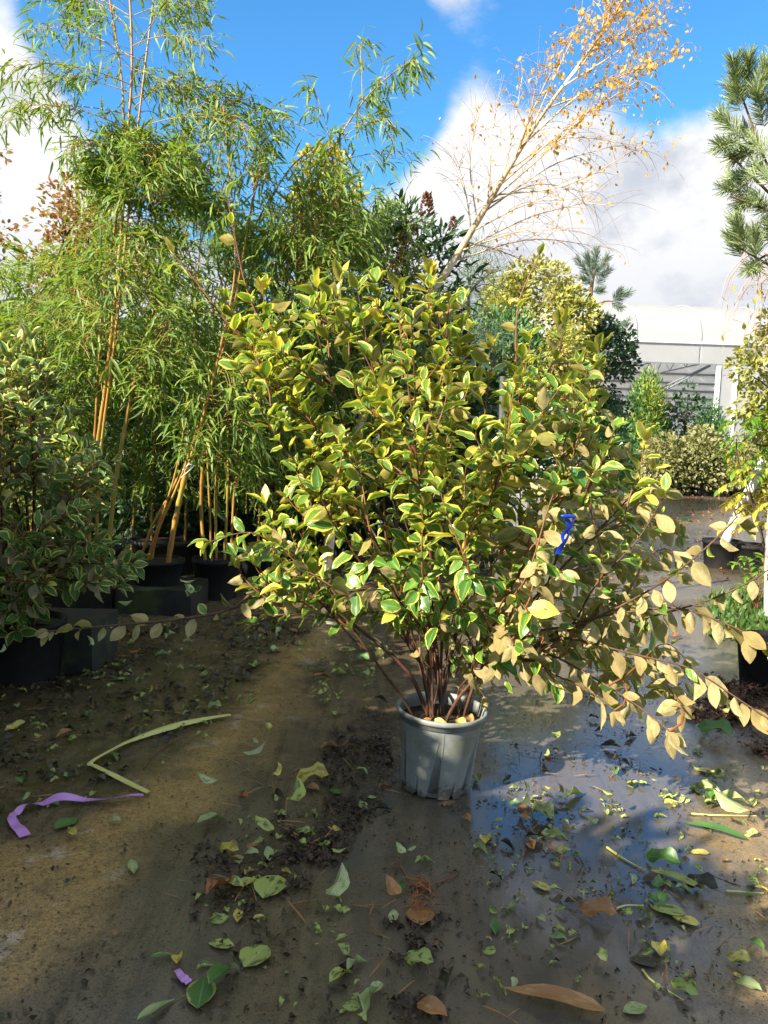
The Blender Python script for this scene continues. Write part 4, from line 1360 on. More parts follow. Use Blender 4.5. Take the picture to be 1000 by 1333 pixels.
for k, (poly, lab) in enumerate((([(-200, 430), (100, 430), (130, 560), (120, 700), (-200, 700)], 'farther dark evergreen seen through the left bamboos'), ([(90, 440), (330, 430), (360, 560), (350, 690), (90, 690)], 'farther dark evergreen seen through the middle bamboos'),
                                 ([(320, 450), (600, 430), (640, 560), (630, 690), (320, 690)], 'farther dark evergreen behind the birch foot'))):
    plant('evergreen_shrub', lab, 'shrub', 11.5, poly, 0.9, 3400, OVAL, 0.24, M_DARK, 230 + k, 90, 0.45, r0=0.05, group='evergreens behind the bamboos')
plant('turning_tree', 'small tree with red and green autumn leaves behind the left bamboo', 'tree', 11.0, [(38, 320), (58, 268), (76, 232), (92, 224), (112, 255), (120, 310), (112, 420), (30, 430)], 0.6, 1700, OVAL, 0.095, M_RED, 210, 46, 0.2, r0=0.04, hang=.3)
plant('turning_tree', 'reddish leaved tree cut off by the left edge of the picture', 'tree', 9.5, [(-90, 180), (8, 195), (14, 240), (6, 290), (12, 345), (-20, 470), (-90, 470)], 0.5, 1100, OVAL, 0.075, M_RED, 211, 42, 0.16, r0=0.04, hang=.3)
plant('golden_conifer', 'narrow yellow conifer rising behind the tall bamboo', 'conifer', 12.0, [(114, 250), (126, 222), (140, 270), (158, 370), (160, 520), (40, 520), (60, 420), (98, 330)], 0.7, 3200, SPRAY, 0.13, M_GOLD, 212, 70, 0.22, r0=0.05, conifer=.6)
plant('yellow_tree', 'yellow autumn tree glowing behind the bamboo plume', 'tree', 14.0, [(385, 260), (402, 205), (425, 190), (450, 212), (462, 290), (450, 380), (380, 380)], 0.9, 1900, OVAL, 0.12, M_YEL, 213, 60, 0.25, r0=0.06)
th_, r, C = plant('flowering_shrub', 'dark leathery shrub with dry brown flower spikes beside the birch', 'shrub', 8.3, [(468, 330), (500, 285), (535, 262), (566, 262), (600, 280), (628, 298), (606, 335), (596, 400), (560, 460), (490, 460), (455, 400)], 0.6, 1500, LANCE, 0.14, M_DARK, 214, 55, 0.22, r0=0.04)
for (px, py, s) in ((556, 268, 1.0), (507, 284, .6), (524, 312, .7), (519, 342, .6), (590, 292, .6), (540, 300, .5)):
    c = P(px, py, 8.0)
    n = 130
    a = r.uniform(0, 6.28, n)
    h = r.random(n)
    pos = c + np.stack([.055 * s * (1 - .8 * h) * np.cos(a), .055 * s * (1 - .8 * h) * np.sin(a), (h - .5) * .22 * s], -1)
    D = np.stack([np.cos(a), np.sin(a), np.full(n, .7)], -1)
    part('flower_head', inst_mesh('flower_head', OVAL, r.integers(0, 3, n), frames(D, D * [1, 1, 0] + [0, 0, .5]), pos, np.full(n, .05 * s), r.random(n), M_FLOW), th_)
plant('blue_conifer', 'feathery blue green conifer behind the lower birch trunk', 'conifer', 10.0, [(575, 380), (600, 330), (640, 305), (652, 340), (650, 430), (610, 500), (565, 460)], 0.7, 3600, NEEDLE, 0.12, M_NEEDB, 215, 60, 0.16, r0=0.04)
plant('green_conifer', 'dark green conifer below the golden rounded shrub', 'conifer', 13.0, [(590, 430), (640, 400), (690, 430), (710, 560), (700, 640), (580, 640)], 1.0, 5200, SPRAY, 0.14, M_CON, 216, 90, 0.3, r0=0.05, conifer=.4)
plant('golden_shrub', 'large rounded golden variegated shrub behind the right of the potted shrub', 'shrub', 16.0, [(622, 420), (640, 372), (668, 352), (702, 346), (738, 364), (764, 402), (772, 450), (768, 520), (735, 590), (650, 590), (622, 500)], 1.2, 13000, OVAL, 0.115, M_PRIV, 217, 130, 0.30, r0=0.04, hang=.1)
plant('leafy_column', 'dense dark green rounded column below the small pine', 'shrub', 17.0, [(752, 440), (775, 412), (800, 410), (820, 440), (827, 472), (816, 525), (795, 570), (745, 580), (735, 500)], 0.8, 6500, OVAL, 0.10, M_DARK, 218, 80, 0.26, r0=0.05)
plant('green_conifer', 'bright green low conifer at the foot of the dark column', 'conifer', 16.0, [(735, 560), (770, 540), (800, 545), (815, 600), (800, 640), (730, 640)], 0.7, 4200, SPRAY, 0.13, M_CON, 219, 60, 0.25, r0=0.03, conifer=.3)


# ------------------------------------------------------------------ pines
def brush(r, o, e, n, ln, lst):
    """one needle-clad shoot"""
    o, e = np.asarray(o), np.asarray(e)
    T = nrm(e - o)
    f = r.random(n) ** 0.85
    p = o + (e - o) * f[:, None]
    R = nrm(np.cross(T, r.normal(0, 1, (n, 3))))
    D = T * (0.55 + 0.75 * f[:, None]) + R * 0.75
    lst.append((p, D, R, ln * r.uniform(0.7, 1.15, n)))


def brush_mesh(r, lst, mat):
    p, D, R, s = (np.concatenate([q[k] for q in lst]) for k in range(4))
    n = len(p)
    return inst_mesh('needle_crown', NEEDLE, r.integers(0, 3, n), frames(D, r.normal(0, 1, (n, 3))), p, s, r.random(n), mat)


r = np.random.default_rng(301)
YP = 16.6
pn = thing('small_pine', 'blue green pine top standing above the dark column', 'pine', P(765, 600, YP) * [1, 1, 0])
lst = []
tw = MB().tube(smooth_path([P(768, 600, YP) * [1, 1, 0], P(766, 480, YP), P(766, 420, YP), P(770, 375, YP), P(775, 350, YP)], 16), np.linspace(.09, .022, 16), 7)
tw.tube(smooth_path([P(766, 405, YP), P(785, 393, YP), P(800, 392, YP - .1)], 8), np.linspace(.03, .015, 8), 6)
for (o, e, n) in (((772, 365), (752, 338), 170), ((773, 360), (764, 334), 190), ((775, 355), (776, 326), 220), ((776, 360), (790, 336), 190), ((773, 372), (758, 362), 130), ((776, 370), (792, 352), 160), ((772, 380), (782, 378), 120),
                  ((798, 392), (808, 380), 130), ((800, 393), (818, 382), 130), ((796, 394), (806, 400), 110), ((770, 440), (800, 425), 150), ((780, 450), (818, 418), 150), ((775, 430), (790, 412), 120)):
    brush(r, P(o[0], o[1], YP), P(e[0], e[1], YP + r.uniform(-.2, .2)), int(n * 1.5), 0.17, lst)
tw.build('trunk', M_PBARK, pn)
part('crown', brush_mesh(r, lst, M_NEEDB), pn, kind='stuff')

r = np.random.default_rng(302)
YP = 5.8
rp = thing('pine_tree', 'long-needled pine leaning in at the upper right edge', 'pine', P(1090, 600, YP) * [1, 1, 0])
lst = []
tw = MB()
T0 = smooth_path([P(1090, 700, YP) * [1, 1, 0], P(1080, 500, YP), P(1060, 330, YP), P(1045, 180, YP), P(1040, 40, YP), P(1045, -80, YP)], 24)
tw.tube(T0, np.linspace(.06, .02, 24), 8)
BR = [((1055, 300), (1010, 240), (960, 110)), ((1058, 310), (1000, 250), (948, 200)), ((1060, 330), (1010, 280), (950, 255)), ((1065, 380), (1010, 350), (958, 320)), ((1050, 220), (1010, 160), (985, 90)), ((1060, 350), (1010, 330), (975, 345)), ((1045, 160), (1020, 110), (1010, 60))]
for (a, b, c) in BR:
    pts = smooth_path([P(*a, YP), P(*b, YP + r.uniform(-.2, .1)), P(*c, YP + r.uniform(-.3, .1))], 10)
    tw.tube(pts, np.linspace(.014, .006, 10), 6)
for (o, e, n) in (((962, 135), (956, 82), 330), ((975, 130), (974, 76), 360), ((985, 130), (998, 86), 330), ((965, 145), (950, 112), 240), ((962, 175), (938, 150), 260), ((965, 185), (934, 190), 300), ((985, 190), (955, 205), 300), ((995, 165), (985, 120), 260),
                  ((1000, 205), (970, 170), 300), ((985, 230), (952, 232), 300), ((975, 250), (943, 246), 280), ((990, 250), (962, 268), 260), ((1005, 240), (985, 215), 260), ((1005, 280), (985, 262), 240),
                  ((972, 325), (958, 288), 280), ((965, 335), (953, 308), 240), ((985, 335), (982, 304), 260), ((990, 345), (975, 350), 220), ((1010, 120), (1010, 70), 260), ((1010, 320), (1002, 290), 260), ((1005, 160), (1015, 110), 260)):
    brush(r, P(o[0], o[1], YP + r.uniform(-.15, .1)), P(e[0], e[1], YP + r.uniform(-.25, .1)), n, 0.115, lst)
tw.build('trunk', M_PBARK, rp)
part('crown', brush_mesh(r, lst, M_NEED), rp, kind='stuff')

# ------------------------------------------------------------------ leaning birch
r = np.random.default_rng(401)
YT = 7.5
BP = [(440, 640), (490, 500), (540, 412), (580, 356), (625, 283), (664, 217), (706, 150), (764, 70), (808, 5), (842, -60)]
bpts = smooth_path([P(425, 690, YT) * [1, 1, 0]] + [P(px, py, YT) for px, py in BP], 60)
birch = thing('birch_tree', 'slender leaning birch with golden leaves against the white cloud', 'tree', bpts[0])
MB().tube(bpts, np.interp(np.linspace(0, 1, 60), [0, .35, .65, 1], [.052, .038, .019, .004]), 10).build('trunk', M_BIRK, birch)
bl, bm, fm = [], MB(), MB()
BRN = [((590, 340), (690, 312), (790, 322)), ((600, 322), (690, 283), (770, 262)), ((618, 296), (700, 262), (800, 268)), ((630, 276), (720, 215), (800, 190)), ((640, 262), (720, 190), (790, 122)), ((652, 243), (740, 165), (830, 105)),
       ((668, 220), (735, 180), (835, 190)), ((668, 218), (700, 130), (735, 60)), ((690, 190), (760, 120), (845, 85)), ((700, 178), (722, 100), (760, 20)), ((722, 150), (790, 110), (870, 70)), ((740, 125), (775, 60), (790, 10)),
       ((745, 118), (800, 70), (850, 30)), ((765, 90), (790, 30), (800, -30)), ((780, 68), (815, 40), (850, 8)), ((620, 295), (612, 210), (625, 140)), ((640, 262), (640, 180), (650, 125)), ((655, 240), (668, 170), (680, 100)),
       ((612, 305), (606, 250), (590, 205)), ((680, 205), (690, 150), (700, 95)), ((605, 320), (660, 330), (740, 368)), ((645, 255), (740, 240), (840, 188)), ((600, 330), (680, 300), (740, 300)), ((635, 270), (700, 240), (760, 250))]
for a, b, c in BRN:
    o = P(*a, YT)
    k = np.argmin(np.linalg.norm(bpts - o, axis=1))
    dy = r.uniform(-.7, .7)
    pts = smooth_path([bpts[k], P(*b, YT + .5 * dy), P(*c, YT + dy)], 16)
    bm.tube(pts, np.linspace(.009, .0025, 16), 5)
    for q in range(3, 16):
        for _ in range(2):
            L = r.uniform(.18, .5)
            T = nrm(pts[q] - pts[q - 1])
            d = nrm(T * .8 + r.normal(0, .55, 3))
            e = pts[q] + d * L + [0, 0, -.35 * L * r.random()]
            tp = bez(pts[q], pts[q] + d * L * .4 + [0, 0, .04], e + [0, 0, .15 * L], e, 6)
            fm.tube(tp, np.linspace(.0024, .0011, 6), 3, cap=False)
            px, py = proj(e)
            dens = 0.10 + 1.0 * np.clip((px - 660) / 130, 0, 1) * np.clip((235 - py) / 120, 0, 1)
            for _ in range(r.poisson(6.0 * dens)):
                f = r.random()
                bl.append(tp[0] * 0 + tp[int(f * 5)] + r.normal(0, .03, 3))
bm.build('branch_growth', M_BIRK, birch, kind='stuff')
fm.build('twig_growth', M_BIRT, birch, kind='stuff')
bl = np.array(bl)
n = len(bl)
part('crown', inst_mesh('crown', OVAL, r.integers(0, 3, n), frames(r.normal(0, .5, (n, 3)) + [0, 0, -.7], r.normal(0, 1, (n, 3))), bl, .048 * r.uniform(.6, 1.3, n), r.random(n), M_BIR), birch, kind='stuff')
print('birch leaves', n)

# ------------------------------------------------------------------ row at the end of the yard
YF = 24.0
plant('golden_conifer', 'yellow-tipped conifer in front of the greenhouse opening', 'conifer', YF, [(805, 632), (808, 590), (822, 540), (838, 500), (846, 492), (860, 530), (872, 580), (878, 632)], .8, 7500, SPRAY, .15, M_CON, 501, 110, .35, conifer=.6, pot=(.3, .35))
r = np.random.default_rng(9)
d, C = cloud(r, [(826, 560), (836, 505), (846, 490), (856, 520), (866, 560), (845, 575)], YF - .25, .5, 2200, SPRAY, .13, 34, .3, conifer=.6)
part('golden_tips', cloud_mesh(d, M_GOLD), [o for o in coll.objects if o.name.startswith('golden_conifer') and o.type == 'EMPTY'][-1], kind='stuff')
plant('open_shrub', 'loose twiggy dark shrub beside the yellow-tipped conifer', 'shrub', YF + .3, [(868, 600), (872, 530), (890, 502), (905, 498), (918, 525), (912, 600)], .6, 700, OVAL, .16, M_DARK, 502, 40, .3, pot=(.28, .35), nlimb=36, r0=.05)
plant('green_conifer', 'bright green pointed conifer before the white greenhouse post', 'conifer', YF + .2, [(905, 632), (908, 575), (918, 535), (926, 524), (936, 545), (946, 580), (948, 632)], .6, 7000, SPRAY, .11, M_CON, 503, 80, .26, conifer=.8, pot=(.28, .35))
for k, (poly, lab) in enumerate((([(838, 632), (842, 590), (862, 566), (884, 580), (890, 632)], 'cream variegated shrub below the yellow-tipped conifer'),
                                 ([(884, 632), (888, 590), (905, 560), (930, 565), (942, 600), (942, 634)], 'middle cream variegated shrub at the end of the path'),
                                 ([(938, 636), (940, 595), (955, 575), (978, 580), (990, 610), (988, 638)], 'cream variegated shrub nearest the white stake'))):
    plant('cream_shrub', lab, 'shrub', YF - 1.2, poly, .8, 4200, OVAL, .13, M_SILV, 510 + k, 70, .3, pot=(.32, .36), group='cream shrubs at the end of the path')
plant('evergreen_shrub', 'dark evergreen behind the cream shrubs at the end of the path', 'shrub', YF + 2.0, [(770, 640), (775, 600), (840, 590), (960, 590), (1000, 600), (1000, 640)], .7, 4200, OVAL, .2, M_DARK, 520, 90, .5, r0=.05)
plant('evergreen_shrub', 'dark evergreen closing the right end of the row', 'shrub', YF + 2.0, [(985, 640), (990, 540), (1060, 500), (1120, 560), (1120, 640)], .9, 3000, OVAL, .2, M_DARK, 521, 60, .5, r0=.05)

# ------------------------------------------------------------------ right edge
plant('variegated_tree', 'cream and yellow leaved small tree at the right edge', 'tree', 9.2, [(955, 520), (958, 470), (972, 436), (990, 420), (1030, 400), (1090, 420), (1090, 560), (985, 575)], .55, 2600, OVAL, .085, M_PRIV, 601, 60, .17, r0=.03, pot=(.22, .3), hang=.3)
# pinnate-leaved shrub
r = np.random.default_rng(602)
YS = 9.0
sm = thing('pinnate_shrub', 'bright green feathery-leaved shrub turning yellow beside the white stake', 'shrub', P(1000, 640, YS) * [1, 1, 0])
lp, ld, ln_ = [], [], []
tw = MB()
stem0 = P(1005, 640, YS) * [1, 1, 0]
for (px, py) in [(r.uniform(935, 1040), r.uniform(530, 690)) for _ in range(85)]:
    e = P(px, py, YS + r.uniform(-.45, .45))
    o = e + np.array([r.uniform(.1, .3) * (1 if px < 1000 else -1), r.uniform(-.15, .15), r.uniform(.02, .16)])
    pts = bez(o, o * .6 + e * .4 + [0, 0, .06], o * .3 + e * .7 + [0, 0, .05], e, 9)
    tw.tube(pts, np.linspace(.004, .0015, 9), 4, cap=False)
    for q in range(1, 9):
        T = nrm(pts[q] - pts[q - 1])
        Sd = nrm(np.cross(T, [0, 0, 1]))
        for sg in (-1, 1):
            lp.append(pts[q])
            ld.append(Sd * sg + T * .5 + [0, 0, -.25] + r.normal(0, .1, 3))
            ln_.append(np.array([0, 0, 1.0]) + r.normal(0, .25, 3))
for k in range(7):
    e = P(r.uniform(955, 1040), r.uniform(540, 620), YS + r.uniform(-.3, .3))
    tw.tube(bez(stem0, stem0 + [0, 0, .6], e - [0, 0, .4], e, 10), np.linspace(.014, .006, 10), 6)
tw.build('stem', M_TRUNK, sm)
lp, ld, ln_ = np.array(lp), np.array(ld), np.array(ln_)
low = proj(lp)[:, 1] + r.normal(0, 22, len(lp)) > 615
for msk, mt, nm in ((~low, M_SUM, 'foliage'), (low, M_YEL, 'yellow_foliage')):
    n = msk.sum()
    part(nm, inst_mesh(nm, LANCE, r.integers(0, 3, n), frames(ld[msk], ln_[msk]), lp[msk], .115 * r.uniform(.7, 1.2, n), r.random(n), mt), sm, kind='stuff')

# leaning white stake in a grey-black pot
sb = G(938, 738)
stp = thing('staked_pot', 'black nursery pot beside the path holding the leaning white stake', 'plant pot', sb)
Ys = sb[1]
black_pot(sb, .24, .34, stp)
st = MB().tube([P(941, 712, Ys), P(965, 660, Ys), P(1003, 582, Ys)], [.058, .056, .054], 12).build('stake', M_WHITE)
tag(st, 'leaning round white stake at the right edge of the path', 'stake')
c2 = G(975, 742)
o = black_pot(c2, .24, .32, None)
tag(o, 'second black nursery pot beside the staked one', 'plant pot')
c3 = G(1004, 892)
o = black_pot(c3, .23, .30, None)
tag(o, 'black nursery pot behind pale leaves at the right edge', 'plant pot')

# white birch trunk with hanging twigs at the right edge
r = np.random.default_rng(610)
wb0 = G(1004, 806)
YW = wb0[1]
wb = thing('weeping_birch', 'white-barked young birch stem at the right edge with hanging bare twigs', 'tree', wb0)
tp = smooth_path([wb0, P(1006, 700, YW), P(1018, 560, YW), P(1030, 400, YW), P(1040, 250, YW + .1)], 20)
MB().tube(tp, np.linspace(.062, .035, 20), 12).build('trunk', M_BIRW, wb)
tm, lv = MB(), []
for k in range(17):
    o = P(r.uniform(975, 1035), r.uniform(290, 380), YW + r.uniform(-.3, .3))
    e = P(r.uniform(935, 1000), r.uniform(390, 470), YW + r.uniform(-.4, .4))
    b = tp[int(r.uniform(13, 19))]
    pts = smooth_path([b, o, e * .6 + o * .4 + [-.05, 0, .10], e], 14)
    tm.tube(pts, np.linspace(.006, .0015, 14), 4, cap=False)
    for q in range(7, 14):
        if r.random() < .35:
            d = nrm(r.normal(0, 1, 3) + [0, 0, -.8])
            tm.tube([pts[q], pts[q] + d * .12], [.002, .0012], 3, cap=False)
            if r.random() < .5:
                lv.append(pts[q] + d * .1)
tm.build('twig_growth', M_BIRT, wb, kind='stuff')
lv = np.array(lv)
n = len(lv)
part('crown', inst_mesh('crown', OVAL, r.integers(0, 3, n), frames(r.normal(0, .4, (n, 3)) + [0, 0, -.8], r.normal(0, 1, (n, 3))), lv, .06 * r.uniform(.7, 1.3, n), r.random(n), M_YEL), wb, kind='stuff')

# weeds and a pinnate seedling at the foot of the birch
r = np.random.default_rng(620)
n = 900
pp = np.array([G(r.uniform(925, 1040), r.uniform(775, 835)) for _ in range(n)])
D = r.normal(0, .45, (n, 3)) + [0, 0, 1]
o = link('grass_weeds', inst_mesh('grass_weeds', LANCE, r.integers(0, 3, n), frames(D, r.normal(0, 1, (n, 3))), pp, .10 * r.uniform(.5, 1.3, n), r.random(n), M_GRASS))
tag(o, 'low green weeds growing at the foot of the white birch stem', 'weeds', kind='stuff')
sd0 = G(985, 800)
sd = thing('fern_seedling', 'small bright green feathery seedling beside the white birch stem', 'plant', sd0)
lp, ld, ln_, tw = [], [], [], MB()
for (px, py) in ((968, 728), (955, 735), (985, 742), (970, 752), (992, 725), (960, 765), (978, 770), (1002, 748)):
    e = P(px, py, sd0[1] + r.uniform(-.25, .15))
    pts = bez(sd0, sd0 * .5 + e * .5 + [0, 0, .15], e + [.05, 0, .05], e, 12)
    tw.tube(pts, np.linspace(.005, .0015, 12), 4, cap=False)
    for q in range(4, 12):
        T = nrm(pts[q] - pts[q - 1])
        Sd = nrm(np.cross(T, [0, 0, 1]))
        for sg in (-1, 1):
            lp.append(pts[q]); ld.append(Sd * sg + T * .5 + r.normal(0, .1, 3)); ln_.append(np.array([0, -.3, 1.0]) + r.normal(0, .2, 3))
tw.build('stem', M_TWIG, sd)
n = len(lp)
part('foliage', inst_mesh('foliage', LANCE, r.integers(0, 3, n), frames(np.array(ld), np.array(ln_)), np.array(lp), np.full(n, .095), r.random(n), M_SUM), sd, kind='stuff')

# grey stakes behind the shrub
for (px, y0, y1, Y, rad, lab) in ((655, 490, 760, 6.6, .028, 'grey upright stake behind the potted shrub, below the golden shrub'), (756, 535, 760, 6.9, .026, 'second grey upright stake, right of the first and lower')):
    a = P(px, y0, Y)
    b = np.array([P(px - 6, y1, Y)[0], Y, -0.05])
    tag(MB().tube([b, b * .5 + a * .5, a], rad, 10).build('stake', M_GSTAKE), lab, 'stake', 'grey stakes')

# tall evergreens along the yard just outside the left of the picture; they shade the foreground
for k, (x, y, h, lab) in enumerate(((-3.3, 1.9, 2.9, 'tall evergreen just left of the picture, nearest the shaded shrub'), (-3.5, 0.5, 3.25, 'tall evergreen left of the picture beside the camera'), (-3.4, -0.9, 3.65, 'tall evergreen left of and behind the camera'),
                                    (-3.3, -2.4, 3.8, 'tall evergreen behind the camera on the left'), (-2.7, -3.9, 3.2, 'tall evergreen farthest behind the camera'), (-3.9, 3.4, 2.5, 'tall evergreen outside the left edge behind the shaded shrub'), (-4.1, 4.9, 2.5, 'tall evergreen outside the left edge level with the bamboos'))):
    e = thing('evergreen_shrub', lab, 'shrub', (x, y, 0), 'evergreens along the left of the yard')
    if k == 0:
        r = np.random.default_rng(700)
        n, K = 8500, 120
        C = np.stack([r.normal(0, .42, K), r.uniform(-.8, .8, K), r.uniform(.35, 2.85, K)], -1)
        q = r.integers(0, K, n)
        off = nrm(r.normal(0, 1, (n, 3))) * (r.random(n) ** .35)[:, None] * .32
        root_loc[e.name] = (0, 0, 0)
        proto = [part('foliage', inst_mesh('foliage', OVAL, r.integers(0, 3, n), frames(off + r.normal(0, .1, (n, 3)), r.normal(0, .5, (n, 3)) + [0, 0, .6]), C[q] + off, 0.17 * r.uniform(.7, 1.3, n), r.random(n), M_BAMD), e, kind='stuff')]
        limbs(e, np.array([0, 0, 0.0]), C, r, .05, M_TRUNK)
        proto = list(e.children)
    else:
        for p in proto:
            o = p.copy()
            coll.objects.link(o)
            o.parent = e
        e.rotation_euler[2] = math.pi * (k % 2)
    e.scale = (1, 1, (h - .1) / 3.1)


# ------------------------------------------------------------------ things lying on the ground
def strip(name, path_px, widths, mat, label, cat, z=0.012, lift=0.012, seed=1, twist=0.5, n=60, fold=0.0):
    """a flat tape lying on the ground, rippled and twisted"""
    r = np.random.default_rng(seed)
    c = smooth_path([G(px, py) for px, py in path_px], n)
    T = nrm(np.gradient(c, axis=0))
    Sd = np.stack([-T[:, 1], T[:, 0], np.zeros(n)], -1)
    w = np.interp(np.linspace(0, 1, n), np.linspace(0, 1, len(widths)), widths)
    tw = twist * np.sin(np.linspace(0, 11, n) + r.uniform(0, 6)) * np.hanning(n) ** .3
    rows = []
    for u in (-1, -.5, 0, .5, 1):
        rows.append(c + Sd * (w * u * np.cos(tw))[:, None] + np.array([0, 0, 1]) * (np.abs(w * np.sin(tw)) + z + w * u * np.sin(tw) + lift * (0.5 + 0.5 * np.sin(np.linspace(0, 17, n))) - fold * abs(u) * w)[:, None])
    V = np.stack(rows, 1).reshape(-1, 3)
    V2 = V - [0, 0, 0.0015]
    m = MB()
    F = [[a * 5 + b, a * 5 + b + 1, (a + 1) * 5 + b + 1, (a + 1) * 5 + b] for a in range(n - 1) for b in range(4)]
    m.add(V, [f[::-1] for f in F])
    m.add(V2, F)
    return tag(m.build(name, mat), label, cat)


strip('purple_ribbon', [(187, 1040), (150, 1045), (95, 1046), (60, 1049), (33, 1056), (20, 1064)], [.008, .013, .017, .018, .017, .016], M_PURP, 'crumpled purple plastic ribbon lying at the lower left', 'ribbon', seed=4)
strip('purple_ribbon', [(19, 1062), (16, 1072), (33, 1092)], [.014, .016, .020], M_PURP, 'short folded end of purple ribbon beside the long purple ribbon', 'ribbon', seed=5, n=24, twist=.12, lift=.003)
strip('purple_ribbon', [(230, 1268), (240, 1280), (246, 1284)], [.008, .012, .011], M_PURP, 'small scrap of purple ribbon under a leaf near the bottom edge', 'ribbon', seed=6, n=16, twist=.1, lift=.003)
strip('leaf_blade', [(300, 935), (262, 941), (222, 951), (178, 966), (150, 980), (119, 997), (124, 1003), (150, 1016), (194, 1037)], [.012, .024, .024, .017, .014, .012, .014, .017, .011], M_BLADE, 'long folded pale green leaf blade bent into a V', 'leaf', seed=8, z=.022, twist=.25, fold=.35, lift=.004)


def twig(path, rad, label, mat=None, z=0.006, name='twig'):
    pts = smooth_path([G(px, py) + [0, 0, z] for px, py in path], 14)
    return tag(MB().tube(pts, np.linspace(rad, rad * .5, 14), 6).build(name, mat or M_TWIG), label, 'twig')


twig([(187, 1002), (200, 985), (225, 967), (262, 951), (268, 950)], .0028, 'thin tan twig beside the bent green blade')
twig([(200, 926), (235, 930), (258, 945)], .002, 'thin yellowish stem touching the bent green blade', M_BLADE)
twig([(900, 1061), (930, 1063), (985, 1064)], .0045, 'pale straight stalk lying near the right edge', M_BLADE)
twig([(790, 1105), (815, 1122), (840, 1135)], .005, 'pale green stalk on the wet concrete at lower right', M_BLADE)
twig([(803, 1185), (815, 1181), (838, 1181)], .004, 'hooked pale stalk of a wilted leaf', M_BLADE)
twig([(945, 1162), (965, 1163), (994, 1165)], .004, 'short pale stalk at the lower right edge', M_BLADE)
twig([(836, 1265), (850, 1280), (890, 1305)], .0035, 'thin green stalk near the bottom right corner', M_BLADE)
twig([(568, 1152), (590, 1143), (600, 1134)], .003, 'reddish twig right of the big brown leaf')
twig([(520, 1128), (533, 1150), (540, 1170)], .003, 'reddish stem above the big brown leaf')
twig([(295, 1118), (300, 1125), (340, 1122)], .003, 'dark twig among compost crumbs', M_TRUNK)

FT = {
    'flat': leaf_template(6, .27, .08, .03, .015, 0, .10, .72, 2, seed=1),
    'curl': leaf_template(6, .24, .35, .20, .05, .5, .08, .72, 2, seed=2),
    'cup': leaf_template(6, .24, .45, -.16, .06, -.5, .06, .72, 2, seed=3),
    'roll': leaf_template(6, .15, .9, .18, .06, 1.0, .05, .72, 2, seed=4),
    'round': leaf_template(6, .40, .10, .05, .03, 0, .06, .6, 2, seed=5),
    'blade': leaf_template(8, .11, .25, .06, .01, .1, .02, .8, 2, seed=6, tip=.7),
    'straw': leaf_template(4, .022, .2, .10, .01, .2, .0, .4, 1, seed=9),
    'crumple': leaf_template(6, .26, .4, .18, .13, .9, .03, .6, 2, seed=7),
}
for k in FT:     # lowest point at zero
    V, F, UV = FT[k]
    V = V.copy()
    V[:, 1] -= .5
    V[:, 2] -= V[:, 2].min()
    FT[k] = (V, F, UV)
fmesh = {}


def fallen(px, py, size_px, rot, shape, mat, label, group=None, flip=False, tilt=0.0, cat='leaf', name='fallen_leaf'):
    g = G(px, py)
    dist = np.linalg.norm(g - CAM)
    s = 0.72 * size_px / FPX * dist
    key = (shape, mat)
    if key not in fmesh:
        V, F, UV = FT[shape]
        fmesh[key] = new_mesh('fallen_leaf', V, F, UV, np.zeros(len(V)), True, [FALL[mat]])
    o = link(name, fmesh[key])
    M = Matrix.Rotation(R_(rot), 4, 'Z') @ Matrix.Rotation(R_(tilt), 4, 'X')
    if flip:
        zmax = FT[shape][0][:, 2].max()
        M = M @ Matrix.Rotation(math.pi, 4, 'Y') @ Matrix.Translation((0, 0, -zmax))
    drop = abs(math.sin(R_(tilt))) * .5
    o.matrix_world = Matrix.Translation((g[0], g[1], .004 + drop * s)) @ M @ Matrix.Scale(s, 4)
    return tag(o, label, cat, group)


